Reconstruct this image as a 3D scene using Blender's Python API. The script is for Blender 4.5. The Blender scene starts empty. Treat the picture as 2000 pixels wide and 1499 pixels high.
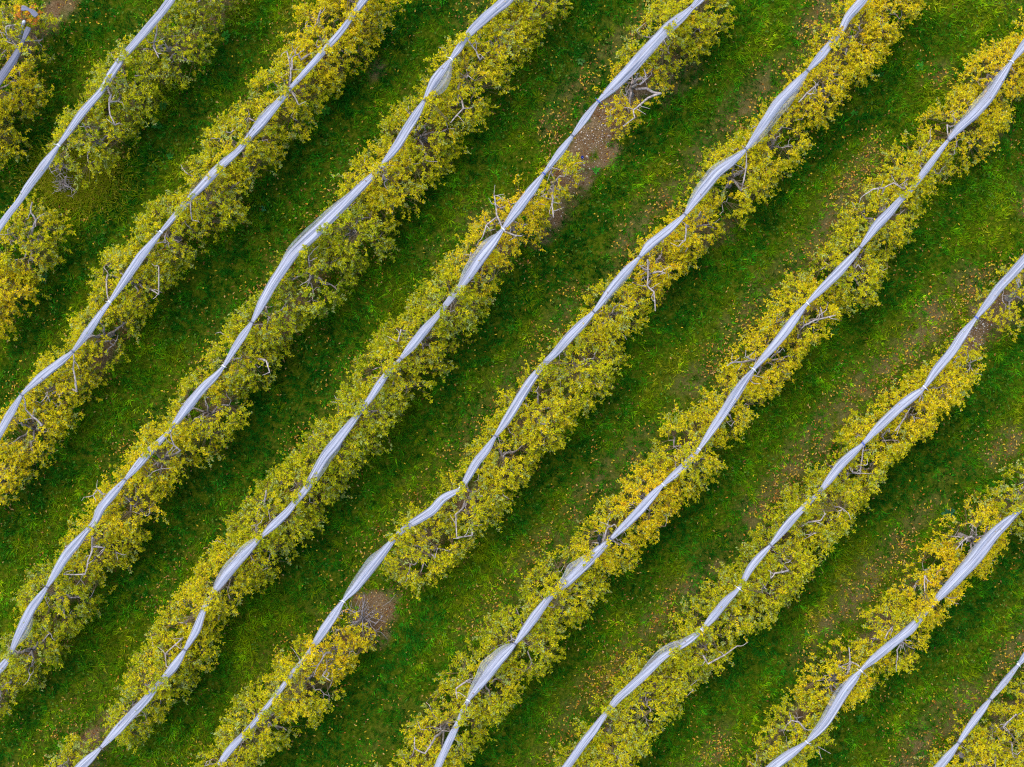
import bpy, math, random
import numpy as np
from mathutils import Vector

# ------------------------------------------------------------------ camera, sky, sun, exposure
S = bpy.context.scene
COL = S.collection
H = 46.0                     # camera height above the ground (m), looking straight down
FPX = 2760.0                 # focal length in pixels of the 2000 px wide frame
cam_d = bpy.data.cameras.new('camera'); cam = bpy.data.objects.new('camera', cam_d); COL.objects.link(cam)
cam.location = (0, 0, H); cam.rotation_euler = (0, 0, 0)
cam_d.sensor_width = 36; cam_d.lens = 36 * FPX / 2000; cam_d.clip_end = 2000
S.camera = cam
W = bpy.data.worlds.new('World'); S.world = W; W.use_nodes = True
wn = W.node_tree.nodes; bg = wn['Background']
sky = wn.new('ShaderNodeTexSky'); sky.sky_type = 'NISHITA'; sky.sun_disc = False
sky.sun_elevation = math.radians(62); sky.sun_rotation = math.radians(-40)
W.node_tree.links.new(sky.outputs[0], bg.inputs[0]); bg.inputs[1].default_value = 0.15
sun_d = bpy.data.lights.new('sun', 'SUN'); sun_d.energy = 1.25; sun_d.angle = math.radians(55); sun_d.color = (1, .95, .86)
sun = bpy.data.objects.new('sun', sun_d); COL.objects.link(sun)
sdir = Vector((-math.sin(math.radians(40)) * math.cos(math.radians(62)), math.cos(math.radians(40)) * math.cos(math.radians(62)), math.sin(math.radians(62))))
sun.rotation_euler = (-sdir).to_track_quat('-Z', 'Y').to_euler()
S.view_settings.view_transform = 'Standard'; S.view_settings.look = 'None'
S.view_settings.exposure = 1.4; S.cycles.filter_width = 1.15; S.cycles.use_denoising = False; S.view_settings.gamma = 1.0

rng = np.random.default_rng(7)
PI = math.pi

def P(px, py, z):
    """point at height z seen at pixel (px,py) of the 2000x1499 photograph"""
    k = (H - z) / FPX
    return np.array([(px - 1000) * k, (749.5 - py) * k, z])

# ------------------------------------------------------------------ small helpers
_TAB = np.random.default_rng(3).random(4096)
def _h(i, j, k=0):
    return _TAB[(i * 73 + j * 2731 + k * 917 + (i * j) % 977) & 4095]
def noise(x, y, sc=1.0, seed=0):
    """smooth value noise 0..1"""
    x = np.asarray(x) * sc + seed * 17.3; y = np.asarray(y) * sc - seed * 9.1
    i = np.floor(x).astype(np.int64); j = np.floor(y).astype(np.int64)
    fx = x - i; fy = y - j; fx = fx * fx * (3 - 2 * fx); fy = fy * fy * (3 - 2 * fy)
    a = _h(i, j, seed); b = _h(i + 1, j, seed); c = _h(i, j + 1, seed); d = _h(i + 1, j + 1, seed)
    return (a * (1 - fx) + b * fx) * (1 - fy) + (c * (1 - fx) + d * fx) * fy
def fbm(x, y, sc=1.0, seed=0, o=3):
    t = 0; a = .5; n = 0
    for k in range(o):
        t = t + a * noise(x, y, sc * 2 ** k, seed + k); n += a; a *= .5
    return t / n
def nrm(v):
    return v / (np.linalg.norm(v, axis=-1, keepdims=True) + 1e-9)

def mesh_np(name, V, loops, starts, mats, col=None, mat_idx=None, smooth=False, uv=None):
    me = bpy.data.meshes.new(name)
    V = np.ascontiguousarray(V, np.float32)
    me.vertices.add(len(V)); me.vertices.foreach_set('co', V.ravel())
    me.loops.add(len(loops)); me.loops.foreach_set('vertex_index', np.asarray(loops, np.int32))
    me.polygons.add(len(starts)); me.polygons.foreach_set('loop_start', np.asarray(starts, np.int32))
    if mat_idx is not None: me.polygons.foreach_set('material_index', np.asarray(mat_idx, np.int32))
    for m in mats: me.materials.append(m)
    if col is not None:
        a = me.attributes.new('tint', 'FLOAT_COLOR', 'POINT')
        c = np.ones((len(V), 4), np.float32); c[:, :3] = col
        a.data.foreach_set('color', c.ravel())
    if uv is not None:
        a = me.attributes.new('strip', 'FLOAT_VECTOR', 'POINT')
        a.data.foreach_set('vector', np.ascontiguousarray(uv, np.float32).ravel())
    me.update(calc_edges=True); me.validate()
    if smooth: me.polygons.foreach_set('use_smooth', np.ones(len(starts), bool))
    return me

class MB:
    """collects polygons of any size into one mesh"""
    def __init__(s): s.V = []; s.F = []; s.M = []; s.C = []; s.n = 0
    def add(s, V, F, m=0, c=None):
        V = np.asarray(V, float)
        s.V.append(V); s.F += [[i + s.n for i in f] for f in F]; s.M += [m] * len(F)
        if c is not None: s.C.append(np.broadcast_to(np.asarray(c, float), V.shape))
        s.n += len(V)
    def tube(s, pts, rad, sides=6, m=0, c=None):
        pts = np.asarray(pts, float); n = len(pts)
        rad = np.broadcast_to(np.asarray(rad, float), (n,))
        t = nrm(np.gradient(pts, axis=0))
        ref = np.where(np.abs(t[:, 2:3]) > .9, np.array([[1., 0, 0]]), np.array([[0, 0, 1.]]))
        a = nrm(np.cross(t, ref)); b = np.cross(t, a)
        th = np.arange(sides) * 2 * PI / sides
        V = pts[:, None] + rad[:, None, None] * (np.cos(th)[None, :, None] * a[:, None] + np.sin(th)[None, :, None] * b[:, None])
        F = []
        for i in range(n - 1):
            for k in range(sides):
                k2 = (k + 1) % sides
                F.append((i * sides + k, i * sides + k2, (i + 1) * sides + k2, (i + 1) * sides + k))
        F.append(tuple(range(sides))[::-1]); F.append(tuple((n - 1) * sides + k for k in range(sides)))
        s.add(V.reshape(-1, 3), F, m, c)
    def mesh(s, name, mats, smooth=True):
        loops = [i for f in s.F for i in f]; st = np.cumsum([0] + [len(f) for f in s.F[:-1]])
        return mesh_np(name, np.concatenate(s.V), loops, st, mats, np.concatenate(s.C) if s.C else None, s.M, smooth)

def link(name, me, parent=None, loc=None):
    o = bpy.data.objects.new(name, me); COL.objects.link(o)
    if parent is not None: o.parent = parent
    if loc is not None: o.location = loc
    return o
def tag(o, label, cat=None, group=None, kind=None):
    o['label'] = label
    if cat: o['category'] = cat
    if group: o['group'] = group
    if kind: o['kind'] = kind
    return o
def empty(name, loc):
    o = bpy.data.objects.new(name, None); COL.objects.link(o); o.location = loc; o.empty_display_size = .2
    return o

# ------------------------------------------------------------------ materials
def new_mat(name):
    m = bpy.data.materials.new(name); m.use_nodes = True
    nt = m.node_tree; bs = nt.nodes['Principled BSDF']
    return m, nt, bs
def N(nt, t, **kw):
    n = nt.nodes.new(t)
    for k, v in kw.items(): setattr(n, k, v)
    return n

def leafy(name, trans=.35, rough=.5, spec=.3, back=1.0):
    m, nt, bs = new_mat(name)
    a = N(nt, 'ShaderNodeAttribute', attribute_name='tint')
    c = a.outputs['Color']
    if back != 1.0:                                  # the leaf's paler underside
        g = N(nt, 'ShaderNodeNewGeometry'); mx = N(nt, 'ShaderNodeMix', data_type='RGBA')
        hs = N(nt, 'ShaderNodeHueSaturation'); hs.inputs['Saturation'].default_value = .72; hs.inputs['Value'].default_value = back
        nt.links.new(c, hs.inputs['Color']); nt.links.new(g.outputs['Backfacing'], mx.inputs[0])
        nt.links.new(c, mx.inputs[6]); nt.links.new(hs.outputs[0], mx.inputs[7]); c = mx.outputs[2]
    nt.links.new(c, bs.inputs['Base Color'])
    bs.inputs['Roughness'].default_value = rough; bs.inputs['Specular IOR Level'].default_value = spec
    tr = N(nt, 'ShaderNodeBsdfTranslucent'); nt.links.new(c, tr.inputs[0])
    mix = N(nt, 'ShaderNodeMixShader'); mix.inputs[0].default_value = trans
    nt.links.new(bs.outputs[0], mix.inputs[1]); nt.links.new(tr.outputs[0], mix.inputs[2])
    nt.links.new(mix.outputs[0], nt.nodes['Material Output'].inputs[0])
    return m
M_leaf = leafy('leaf', .42, .6, .02, 1.08)
M_grass = leafy('grass_blade', .32, .6, .03)
M_weed = leafy('broad_leaf', .25, .5, .06)
M_fallen = leafy('fallen_leaf', .1, .7, .05)

def bark(name, c1, c2):
    m, nt, bs = new_mat(name)
    tc = N(nt, 'ShaderNodeTexCoord'); no = N(nt, 'ShaderNodeTexNoise'); no.inputs['Scale'].default_value = 14; no.inputs['Detail'].default_value = 5
    r = N(nt, 'ShaderNodeValToRGB'); r.color_ramp.elements[0].position = .35; r.color_ramp.elements[1].position = .65
    r.color_ramp.elements[0].color = (*c1, 1); r.color_ramp.elements[1].color = (*c2, 1)
    nt.links.new(tc.outputs['Object'], no.inputs[0]); nt.links.new(no.outputs[0], r.inputs[0]); nt.links.new(r.outputs[0], bs.inputs['Base Color'])
    bp = N(nt, 'ShaderNodeBump'); bp.inputs['Strength'].default_value = .5; bp.inputs['Distance'].default_value = .01
    nt.links.new(no.outputs[0], bp.inputs['Height']); nt.links.new(bp.outputs[0], bs.inputs['Normal'])
    bs.inputs['Roughness'].default_value = .85
    return m
M_bark = bark('bark', (.19, .145, .12), (.45, .37, .325))
M_twig = bark('twig', (.09, .06, .02), (.22, .15, .055))
M_dead = bark('dead_wood', (.16, .13, .12), (.38, .32, .30))
M_post = bark('weathered_wood', (.34, .32, .33), (.55, .53, .53))

def net_mat(name, light, dark, alpha=None, tr=.15, edge=False):
    m, nt, bs = new_mat(name)
    a = N(nt, 'ShaderNodeAttribute', attribute_name='strip')
    mp = N(nt, 'ShaderNodeMapping'); mp.inputs['Scale'].default_value = (20, .45, 0)
    no = N(nt, 'ShaderNodeTexNoise'); no.inputs['Scale'].default_value = 1; no.inputs['Detail'].default_value = 4; no.inputs['Roughness'].default_value = .65
    nt.links.new(a.outputs['Vector'], mp.inputs[0]); nt.links.new(mp.outputs[0], no.inputs[0])
    r = N(nt, 'ShaderNodeValToRGB'); r.color_ramp.elements[0].position = .36; r.color_ramp.elements[1].position = .56
    r.color_ramp.elements[0].color = (*dark, 1); r.color_ramp.elements[1].color = (*light, 1)
    nt.links.new(no.outputs[0], r.inputs[0]); nt.links.new(r.outputs[0], bs.inputs['Base Color'])
    bs.inputs['Roughness'].default_value = .6; bs.inputs['Specular IOR Level'].default_value = .25
    bp = N(nt, 'ShaderNodeBump'); bp.inputs['Strength'].default_value = .6; bp.inputs['Distance'].default_value = .02
    nt.links.new(no.outputs[0], bp.inputs['Height']); nt.links.new(bp.outputs[0], bs.inputs['Normal'])
    t = N(nt, 'ShaderNodeBsdfTranslucent'); nt.links.new(r.outputs[0], t.inputs[0])
    mx = N(nt, 'ShaderNodeMixShader'); mx.inputs[0].default_value = tr
    nt.links.new(bs.outputs[0], mx.inputs[1]); nt.links.new(t.outputs[0], mx.inputs[2]); out = mx.outputs[0]
    if alpha:                                        # sheer single layer of mesh: thread density varies along the folds
        tp = N(nt, 'ShaderNodeBsdfTransparent'); mr = N(nt, 'ShaderNodeMapRange')
        mr.inputs[1].default_value = .3; mr.inputs[2].default_value = .7; mr.inputs[3].default_value = alpha[0]; mr.inputs[4].default_value = alpha[1]
        nt.links.new(no.outputs[0], mr.inputs[0])
        m2 = N(nt, 'ShaderNodeMixShader'); nt.links.new(mr.outputs[0], m2.inputs[0])
        nt.links.new(tp.outputs[0], m2.inputs[1]); nt.links.new(out, m2.inputs[2]); out = m2.outputs[0]
    if edge:                                         # frayed, sheer outer edge of the roll
        sx = N(nt, 'ShaderNodeSeparateXYZ'); nt.links.new(a.outputs['Vector'], sx.inputs[0])
        ad = N(nt, 'ShaderNodeMath', operation='MULTIPLY_ADD'); nt.links.new(no.outputs[0], ad.inputs[0]); ad.inputs[1].default_value = .9; nt.links.new(sx.outputs[2], ad.inputs[2])
        mr = N(nt, 'ShaderNodeMapRange'); mr.inputs[1].default_value = 1.14; mr.inputs[2].default_value = 1.46; mr.inputs[3].default_value = 0; mr.inputs[4].default_value = .75
        nt.links.new(ad.outputs[0], mr.inputs[0]); tp = N(nt, 'ShaderNodeBsdfTransparent'); m2 = N(nt, 'ShaderNodeMixShader')
        nt.links.new(mr.outputs[0], m2.inputs[0]); nt.links.new(out, m2.inputs[1]); nt.links.new(tp.outputs[0], m2.inputs[2]); out = m2.outputs[0]
    nt.links.new(out, nt.nodes['Material Output'].inputs[0])
    return m
M_net = net_mat('white_net', (.45, .45, .50), (.19, .195, .235), edge=True)
M_netgrey = net_mat('grey_net', (.20, .20, .25), (.11, .11, .14), edge=True)
M_sheer = net_mat('sheer_net', (.47, .47, .50), (.29, .30, .33), (.12, .72), .3)

def plain(name, c, rough=.6):
    m, nt, bs = new_mat(name)
    no = N(nt, 'ShaderNodeTexNoise'); no.inputs['Scale'].default_value = 40; tc = N(nt, 'ShaderNodeTexCoord')
    nt.links.new(tc.outputs['Object'], no.inputs[0])
    mx = N(nt, 'ShaderNodeMix', data_type='RGBA'); nt.links.new(no.outputs[0], mx.inputs[0])
    mx.inputs[6].default_value = (*[v * .7 for v in c], 1); mx.inputs[7].default_value = (*[min(1, v * 1.3) for v in c], 1)
    nt.links.new(mx.outputs[2], bs.inputs['Base Color']); bs.inputs['Roughness'].default_value = rough
    return m
M_tie = plain('tie_grey', (.12, .12, .16)); M_tieblue = plain('tie_blue', (.06, .10, .38)); M_tiewhite = plain('tie_white', (.7, .68, .66))
M_black = plain('black_feather', (.008, .008, .010), .45); M_beak = plain('beak', (.03, .028, .03)); M_blue = plain('blue_plastic', (.01, .03, .22), .35)
M_stone = leafy('stone', 0, .85, .2)

def ground_mat():
    m, nt, bs = new_mat('ground')
    tc = N(nt, 'ShaderNodeTexCoord'); L = nt.links.new
    def nz(sc, d=4, rough=.6):
        n = N(nt, 'ShaderNodeTexNoise'); n.inputs['Scale'].default_value = sc; n.inputs['Detail'].default_value = d; n.inputs['Roughness'].default_value = rough
        L(tc.outputs['Object'], n.inputs[0]); return n.outputs[0]
    def ramp(f, st):
        r = N(nt, 'ShaderNodeValToRGB'); e = r.color_ramp.elements
        while len(e) < len(st): e.new(.5)
        for k, (p, c) in enumerate(st): e[k].position = p; e[k].color = (*c, 1)
        L(f, r.inputs[0]); return r.outputs[0]
    g1 = ramp(nz(9, 6, .7), [(.3, (.010, .030, .001)), (.48, (.040, .072, .002)), (.6, (.085, .095, .005)), (.75, (.12, .085, .02))])
    s1 = ramp(nz(26, 6, .75), [(.28, (.040, .026, .013)), (.45, (.135, .088, .042)), (.58, (.23, .16, .08)), (.72, (.36, .28, .18))])
    s2 = ramp(nz(2.2, 4), [(.35, (.75, .62, .55)), (.65, (1.0, 1.0, 1.0))])
    mm = N(nt, 'ShaderNodeMix', data_type='RGBA', blend_type='MULTIPLY'); mm.inputs[0].default_value = 1
    L(s1, mm.inputs[6]); L(s2, mm.inputs[7])
    at = N(nt, 'ShaderNodeAttribute', attribute_name='tint')
    mx = N(nt, 'ShaderNodeMix', data_type='RGBA'); L(at.outputs['Fac'], mx.inputs[0]); L(g1, mx.inputs[6]); L(mm.outputs[2], mx.inputs[7])
    L(mx.outputs[2], bs.inputs['Base Color']); bs.inputs['Roughness'].default_value = .95; bs.inputs['Specular IOR Level'].default_value = .0
    bp = N(nt, 'ShaderNodeBump'); bp.inputs['Strength'].default_value = .9; bp.inputs['Distance'].default_value = .04
    L(nz(30, 5, .7), bp.inputs['Height']); L(bp.outputs[0], bs.inputs['Normal'])
    return m
M_ground = ground_mat()

# ------------------------------------------------------------------ what the photograph shows, row by row (pixels of the photograph)
# net: (x, y, width, tie?)   L / R: crown outline left and right of the row
U = np.array([-.63, .777]); Vv = np.array([.777, .63])
ROWS = [
 dict(net=[(-40,215,18),(0,153,20),(20,125,20),(37,98,14),(46,80,9,1),(53,62,11),(57,50,8)],
      L=[(-40,40),(-70,120),(-110,230)], R=[(72,60),(88,110),(62,200),(42,260),(8,330),(-20,390)],
      trees=[(36,92),(-2,175),(-18,265)]),
 dict(net=[(352,-28,20),(333,0,20),(313,27,20),(290,53,21),(240,110,15),(210,153,19),(202,172,11),(157,223,20),(115,285,5,1),(90,317,23),(53,367,20),(37,393,12),(20,413,13),(-10,455,16)],
      L=[(330,-10),(290,30),(215,110),(175,140),(138,185),(125,270),(70,360),(20,400),(-60,500),(-110,600)],
      R=[(470,-20),(430,50),(383,110),(337,180),(290,220),(232,310),(187,335),(128,375),(128,440),(105,500),(60,570),(30,620),(0,660)],
      s=(395,-30,-20,590), gaps=[(125,340,88)]),
 dict(net=[(728,-25,16),(710,0,18),(690,28,9),(667,60,12),(617,117,14),(567,173,7,1),(550,193,14),(510,240,26),(487,267,14),(467,293,9),(427,327,22),(400,357,22),(370,387,12),(350,410,14),(315,453,6,1),(277,497,22),(250,537,22),(215,590,6,1),(200,607,12),(170,650,20),(143,687,6,1),(120,705,16),(100,720,18),(75,740,20),(43,770,5,1),(20,808,20),(0,843,18),(-30,890,20)],
      L=[(600,-10),(555,50),(505,125),(480,180),(465,200),(410,250),(360,320),(310,385),(265,430),(225,490),(180,560),(150,640),(90,690),(15,765),(-40,850),(-90,920)],
      R=[(780,-20),(765,10),(742,100),(660,160),(625,210),(545,300),(505,370),(430,450),(350,540),(290,620),(222,720),(195,775),(120,790),(112,850),(62,900),(30,960),(0,1000)],
      s=(690,-20,-20,950), gaps=[]),
 dict(net=[(1010,-28,28),(990,0,30),(955,28,26),(920,60,20),(907,77,10),(895,97,17),(880,117,7,1),(862,140,20),(847,160,24),(829,197,5,1),(812,225,22),(794,253,24),(772,290,20),(745,323,7,1),(728,343,11),(710,360,20),(667,403,28),(620,450,32),(573,493,28),(533,553,24),(510,595,22),(493,630,6,1),(475,655,17),(460,677,16),(437,717,5,1),(418,738,15),(400,753,20),(365,795,25),(333,840,8,1),(312,862,11),(290,883,20),(268,910,18),(245,937,5,1),(220,965,20),(193,997,20),(187,1019,14),(167,1039,9),(150,1060,22),(130,1082,24),(110,1115,21),(92,1147,5,1),(76,1168,16),(60,1189,22),(44,1222,22),(28,1256,12),(20,1282,6,1),(8,1297,18),(0,1306,19),(-30,1335,18)],
      L=[(945,10),(914,57),(867,93),(840,130),(800,173),(710,263),(684,320),(640,400),(560,490),(520,560),(480,600),(423,650),(393,687),(347,777),(297,820),(253,877),(187,945),(165,990),(137,1032),(110,1072),(40,1150),(33,1206),(0,1259),(-60,1340)],
      R=[(1125,-20),(1113,0),(1070,50),(1027,100),(997,167),(964,200),(934,257),(907,300),(854,333),(847,360),(800,413),(747,467),(735,505),(660,583),(580,660),(533,727),(480,793),(433,883),(353,927),(330,967),(297,1026),(283,1066),(243,1099),(207,1172),(180,1180),(147,1249),(110,1279),(67,1326),(30,1356),(0,1400)],
      s=(1030,-10,-20,1360), gaps=[]),
 dict(net=[(1385,-22,20),(1365,2,18),(1353,13,7),(1334,32,22),(1310,50,30),(1297,63,26),(1265,97,32),(1234,133,34),(1200,168,27),(1167,200,5,1),(1144,230,17),(1119,265,5,1),(1094,297,18),(1062,340,5,1),(1040,370,24),(1010,410,25),(982,448,6,1),(962,475,24),(944,497,28),(920,533,24),(897,563,13),(877,587,13),(860,610,9),(827,647,23),(805,675,22),(782,702,6,1),(757,727,10),(740,752,17),(724,777,14),(708,798,9),(697,813,12),(667,850,24),(650,872,28),(633,893,25),(597,957,16),(575,982,13),(563,999,17),(535,1025,20),(510,1049,6,1),(480,1079,22),(447,1116,25),(430,1140,20),(415,1162,6,1),(402,1180,9),(397,1192,11),(383,1232,22),(362,1269,6,1),(350,1288,17),(337,1306,22),(320,1326,12),(307,1339,9),(290,1362,17),(267,1386,20),(230,1425,24),(197,1461,5,1),(175,1482,22),(157,1499,26),(135,1525,20)],
      L=[(1300,-20),(1267,17),(1240,67),(1200,120),(1170,165),(1120,260),(1060,340),(1010,375),(960,393),(934,433),(914,467),(880,505),(844,527),(810,583),(777,617),(757,633),(730,667),(700,727),(667,745),(660,767),(620,823),(563,883),(533,930),(477,973),(447,1026),(427,1072),(363,1126),(340,1166),(310,1212),(277,1252),(267,1292),(227,1339),(220,1366),(180,1420),(90,1475),(60,1530)],
      R=[(1455,-10),(1443,20),(1413,63),(1340,123),(1292,165),(1270,215),(1215,245),(1115,335),(1100,400),(1050,450),(1045,500),(960,560),(950,593),(914,660),(854,727),(810,787),(777,833),(734,890),(687,927),(627,1009),(583,1082),(550,1122),(483,1156),(480,1189),(427,1229),(400,1299),(383,1336),(333,1359),(310,1405),(262,1428),(170,1475),(140,1530)],
      trees=[(1372,28),(1298,88),(1240,175),(1085,375),(985,425),(925,515),(868,585),(812,655),(762,730),(708,800),(650,870),(592,938),(540,1008),(490,1078),(432,1135),(392,1198),(340,1262),(318,1325),(262,1385),(120,1515)]),
 dict(net=[(1703,-28,20),(1686,0,22),(1668,20,24),(1653,37,17),(1645,60,12),(1630,77,12),(1605,108,22),(1578,138,5,1),(1550,170,24),(1520,200,27),(1490,245,22),(1458,292,5,1),(1430,315,22),(1400,337,26),(1370,375,26),(1338,420,5,1),(1305,450,20),(1267,480,24),(1249,503,6,1),(1225,528,21),(1200,557,22),(1160,610,6,1),(1135,635,21),(1110,660,24),(1085,690,18),(1060,713,10),(1037,743,20),(1020,770,22),(1004,797,22),(985,828,18),(967,853,6,1),(950,880,19),(930,903,21),(915,930,17),(900,957,7,1),(880,965,15),(860,977,20),(847,997,22),(818,1015,20),(790,1032,10),(767,1056,9),(745,1085,20),(717,1119,24),(695,1148,20),(670,1174,5,1),(655,1198,20),(633,1230,26),(616,1256,14),(607,1268,7),(600,1282,7),(577,1306,6),(547,1349,8),(520,1382,6),(493,1416,8),(475,1436,8),(460,1452,17),(440,1476,16),(425,1500,6)],
      L=[(1650,-10),(1633,27),(1586,57),(1590,85),(1570,140),(1483,207),(1450,243),(1400,283),(1376,320),(1333,390),(1314,410),(1260,467),(1230,520),(1187,567),(1134,590),(1110,643),(1027,727),(997,743),(987,773),(950,827),(930,863),(880,927),(820,973),(790,1016),(735,1066),(717,1142),(650,1230),(603,1239),(567,1276),(533,1299),(500,1339),(467,1362),(443,1399),(410,1459),(390,1510)],
      R=[(1815,-20),(1806,27),(1776,47),(1730,97),(1693,180),(1646,197),(1606,240),(1553,300),(1513,343),(1493,400),(1460,433),(1400,460),(1366,493),(1320,560),(1290,600),(1234,660),(1217,727),(1167,783),(1114,847),(1064,900),(1027,943),(980,997),(954,1026),(917,1072),(857,1126),(834,1162),(810,1189),(740,1260),(704,1299),(690,1326),(650,1376),(600,1429),(533,1482),(500,1530)],
      s=(1735,-10,440,1510), gaps=[(722,1198,104)]),
 dict(net=[(2030,50,20),(2000,90,22),(1976,120,6,1),(1955,155,20),(1933,190,24),(1900,227,25),(1875,250,18),(1851,275,7,1),(1810,330,17),(1790,357,9),(1783,368,7),(1756,393,14),(1738,415,22),(1716,437,24),(1681,483,6,1),(1663,505,17),(1633,537,23),(1600,570,17),(1576,593,5,1),(1555,620,20),(1533,650,24),(1500,690,17),(1471,722,5,1),(1450,750,21),(1433,777,24),(1410,812,22),(1393,837,18),(1366,877,7,1),(1356,890,12),(1340,907,16),(1315,930,17),(1294,947,5,1),(1275,968,20),(1250,997,22),(1220,1028,19),(1192,1054,5,1),(1172,1073,22),(1150,1096,27),(1125,1120,24),(1104,1142,18),(1090,1153,9),(1074,1166,13),(1044,1206,25),(1025,1232,20),(1007,1257,6,1),(985,1278,24),(967,1299,27),(940,1335,22),(914,1367,6,1),(905,1388,11),(897,1409,9),(880,1442,17),(865,1475,18),(855,1499,16),(840,1535,16)],
      L=[(2010,20),(1986,57),(1933,97),(1913,123),(1886,170),(1830,207),(1796,233),(1780,267),(1753,300),(1726,337),(1690,377),(1650,427),(1633,467),(1605,490),(1575,525),(1530,567),(1506,617),(1476,643),(1413,713),(1423,740),(1376,760),(1333,793),(1314,810),(1284,850),(1254,900),(1214,940),(1184,980),(1147,1012),(1130,1052),(1077,1072),(1044,1126),(1010,1159),(974,1199),(944,1226),(920,1262),(890,1292),(854,1332),(830,1366),(790,1426),(754,1482),(730,1520)],
      R=[(2090,100),(2030,170),(2000,200),(1966,257),(1933,290),(1900,333),(1840,367),(1800,433),(1776,453),(1763,537),(1710,573),(1670,600),(1626,643),(1596,693),(1566,720),(1520,757),(1483,813),(1460,827),(1430,883),(1406,927),(1366,967),(1333,997),(1294,1016),(1254,1059),(1217,1132),(1174,1159),(1164,1199),(1134,1246),(1067,1292),(1064,1329),(1004,1366),(980,1416),(960,1439),(937,1466),(897,1499),(880,1530)],
      s=(2030,60,800,1520), gaps=[]),
 dict(net=[(2030,475,22),(2000,510,24),(1975,538,23),(1953,560,22),(1930,592,18),(1905,622,5,1),(1880,655,22),(1860,687,24),(1830,722,21),(1805,758,6,1),(1785,773,21),(1760,793,24),(1720,832,24),(1685,868,5,1),(1665,887,17),(1643,907,21),(1620,938,18),(1600,963,8,1),(1582,980,10),(1563,999,13),(1550,1012,18),(1533,1032,19),(1505,1066,5,1),(1485,1087,17),(1466,1109,18),(1450,1140,10),(1443,1150,6,1),(1416,1176,18),(1395,1203,21),(1370,1232,7,1),(1350,1250,13),(1333,1262,13),(1315,1272,9),(1297,1282,16),(1270,1308,18),(1247,1329,21),(1215,1358,17),(1200,1372,17),(1190,1388,9),(1176,1404,11),(1160,1428,19),(1140,1452,20),(1107,1499,18),(1080,1535,18)],
      L=[(2010,470),(1960,530),(1925,585),(1880,650),(1833,700),(1786,727),(1730,777),(1666,827),(1616,883),(1566,940),(1513,990),(1476,1062),(1406,1142),(1393,1166),(1346,1189),(1300,1246),(1227,1316),(1200,1356),(1167,1382),(1134,1416),(1100,1476),(1070,1530)],
      R=[(2080,560),(2000,650),(1940,665),(1933,680),(1903,747),(1843,793),(1796,863),(1756,890),(1720,947),(1683,983),(1653,1012),(1626,1072),(1586,1109),(1566,1159),(1533,1179),(1486,1229),(1450,1256),(1423,1306),(1366,1339),(1343,1386),(1327,1409),(1274,1432),(1264,1472),(1230,1515)],
      trees=[(2008,585),(1862,722),(1825,758),(1772,815),(1720,868),(1672,925),(1622,975),(1572,1035),(1525,1090),(1480,1140),(1425,1200),(1368,1258),(1310,1320),(1250,1380),(1195,1440),(1150,1510)]),
 dict(net=[(2030,965,20),(2005,987,9),(1983,1006,8),(1965,1022,22),(1943,1042,28),(1920,1070,36),(1900,1096,36),(1865,1135,30),(1840,1162,18),(1826,1176,9),(1812,1192,9),(1806,1199,12),(1780,1229,21),(1733,1266,22),(1705,1290,19),(1681,1309,5,1),(1668,1328,20),(1650,1352,25),(1630,1385,22),(1613,1412,22),(1595,1432,16),(1576,1449,5,1),(1560,1462,14),(1546,1472,24),(1513,1496,26),(1480,1525,22)],
      L=[(2000,905),(1966,933),(1916,957),(1890,983),(1860,1020),(1826,1062),(1780,1099),(1743,1132),(1700,1186),(1693,1212),(1643,1252),(1600,1292),(1606,1326),(1576,1352),(1520,1382),(1500,1416),(1490,1449),(1456,1492),(1430,1530)],
      R=[(2060,1010),(2000,1059),(1933,1105),(1890,1140),(1864,1175),(1830,1239),(1790,1282),(1733,1326),(1703,1362),(1660,1402),(1620,1459),(1566,1500),(1540,1530)],
      s=(2005,975,1490,1520), gaps=[]),
 dict(net=[(2030,1250,14),(2000,1286,15),(1988,1299,5,1),(1963,1333,15),(1933,1366,5,1),(1918,1388,16),(1900,1412,17),(1871,1452,5,1),(1855,1475,18),(1835,1499,21),(1810,1530,18)],
      L=[(2040,1280),(1986,1339),(1933,1399),(1900,1432),(1853,1456),(1830,1490),(1800,1530)],
      R=[(2120,1370),(2060,1430),(2000,1490),(1965,1530)],
      trees=[(2022,1368),(1958,1432),(1895,1500)]),
]
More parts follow.
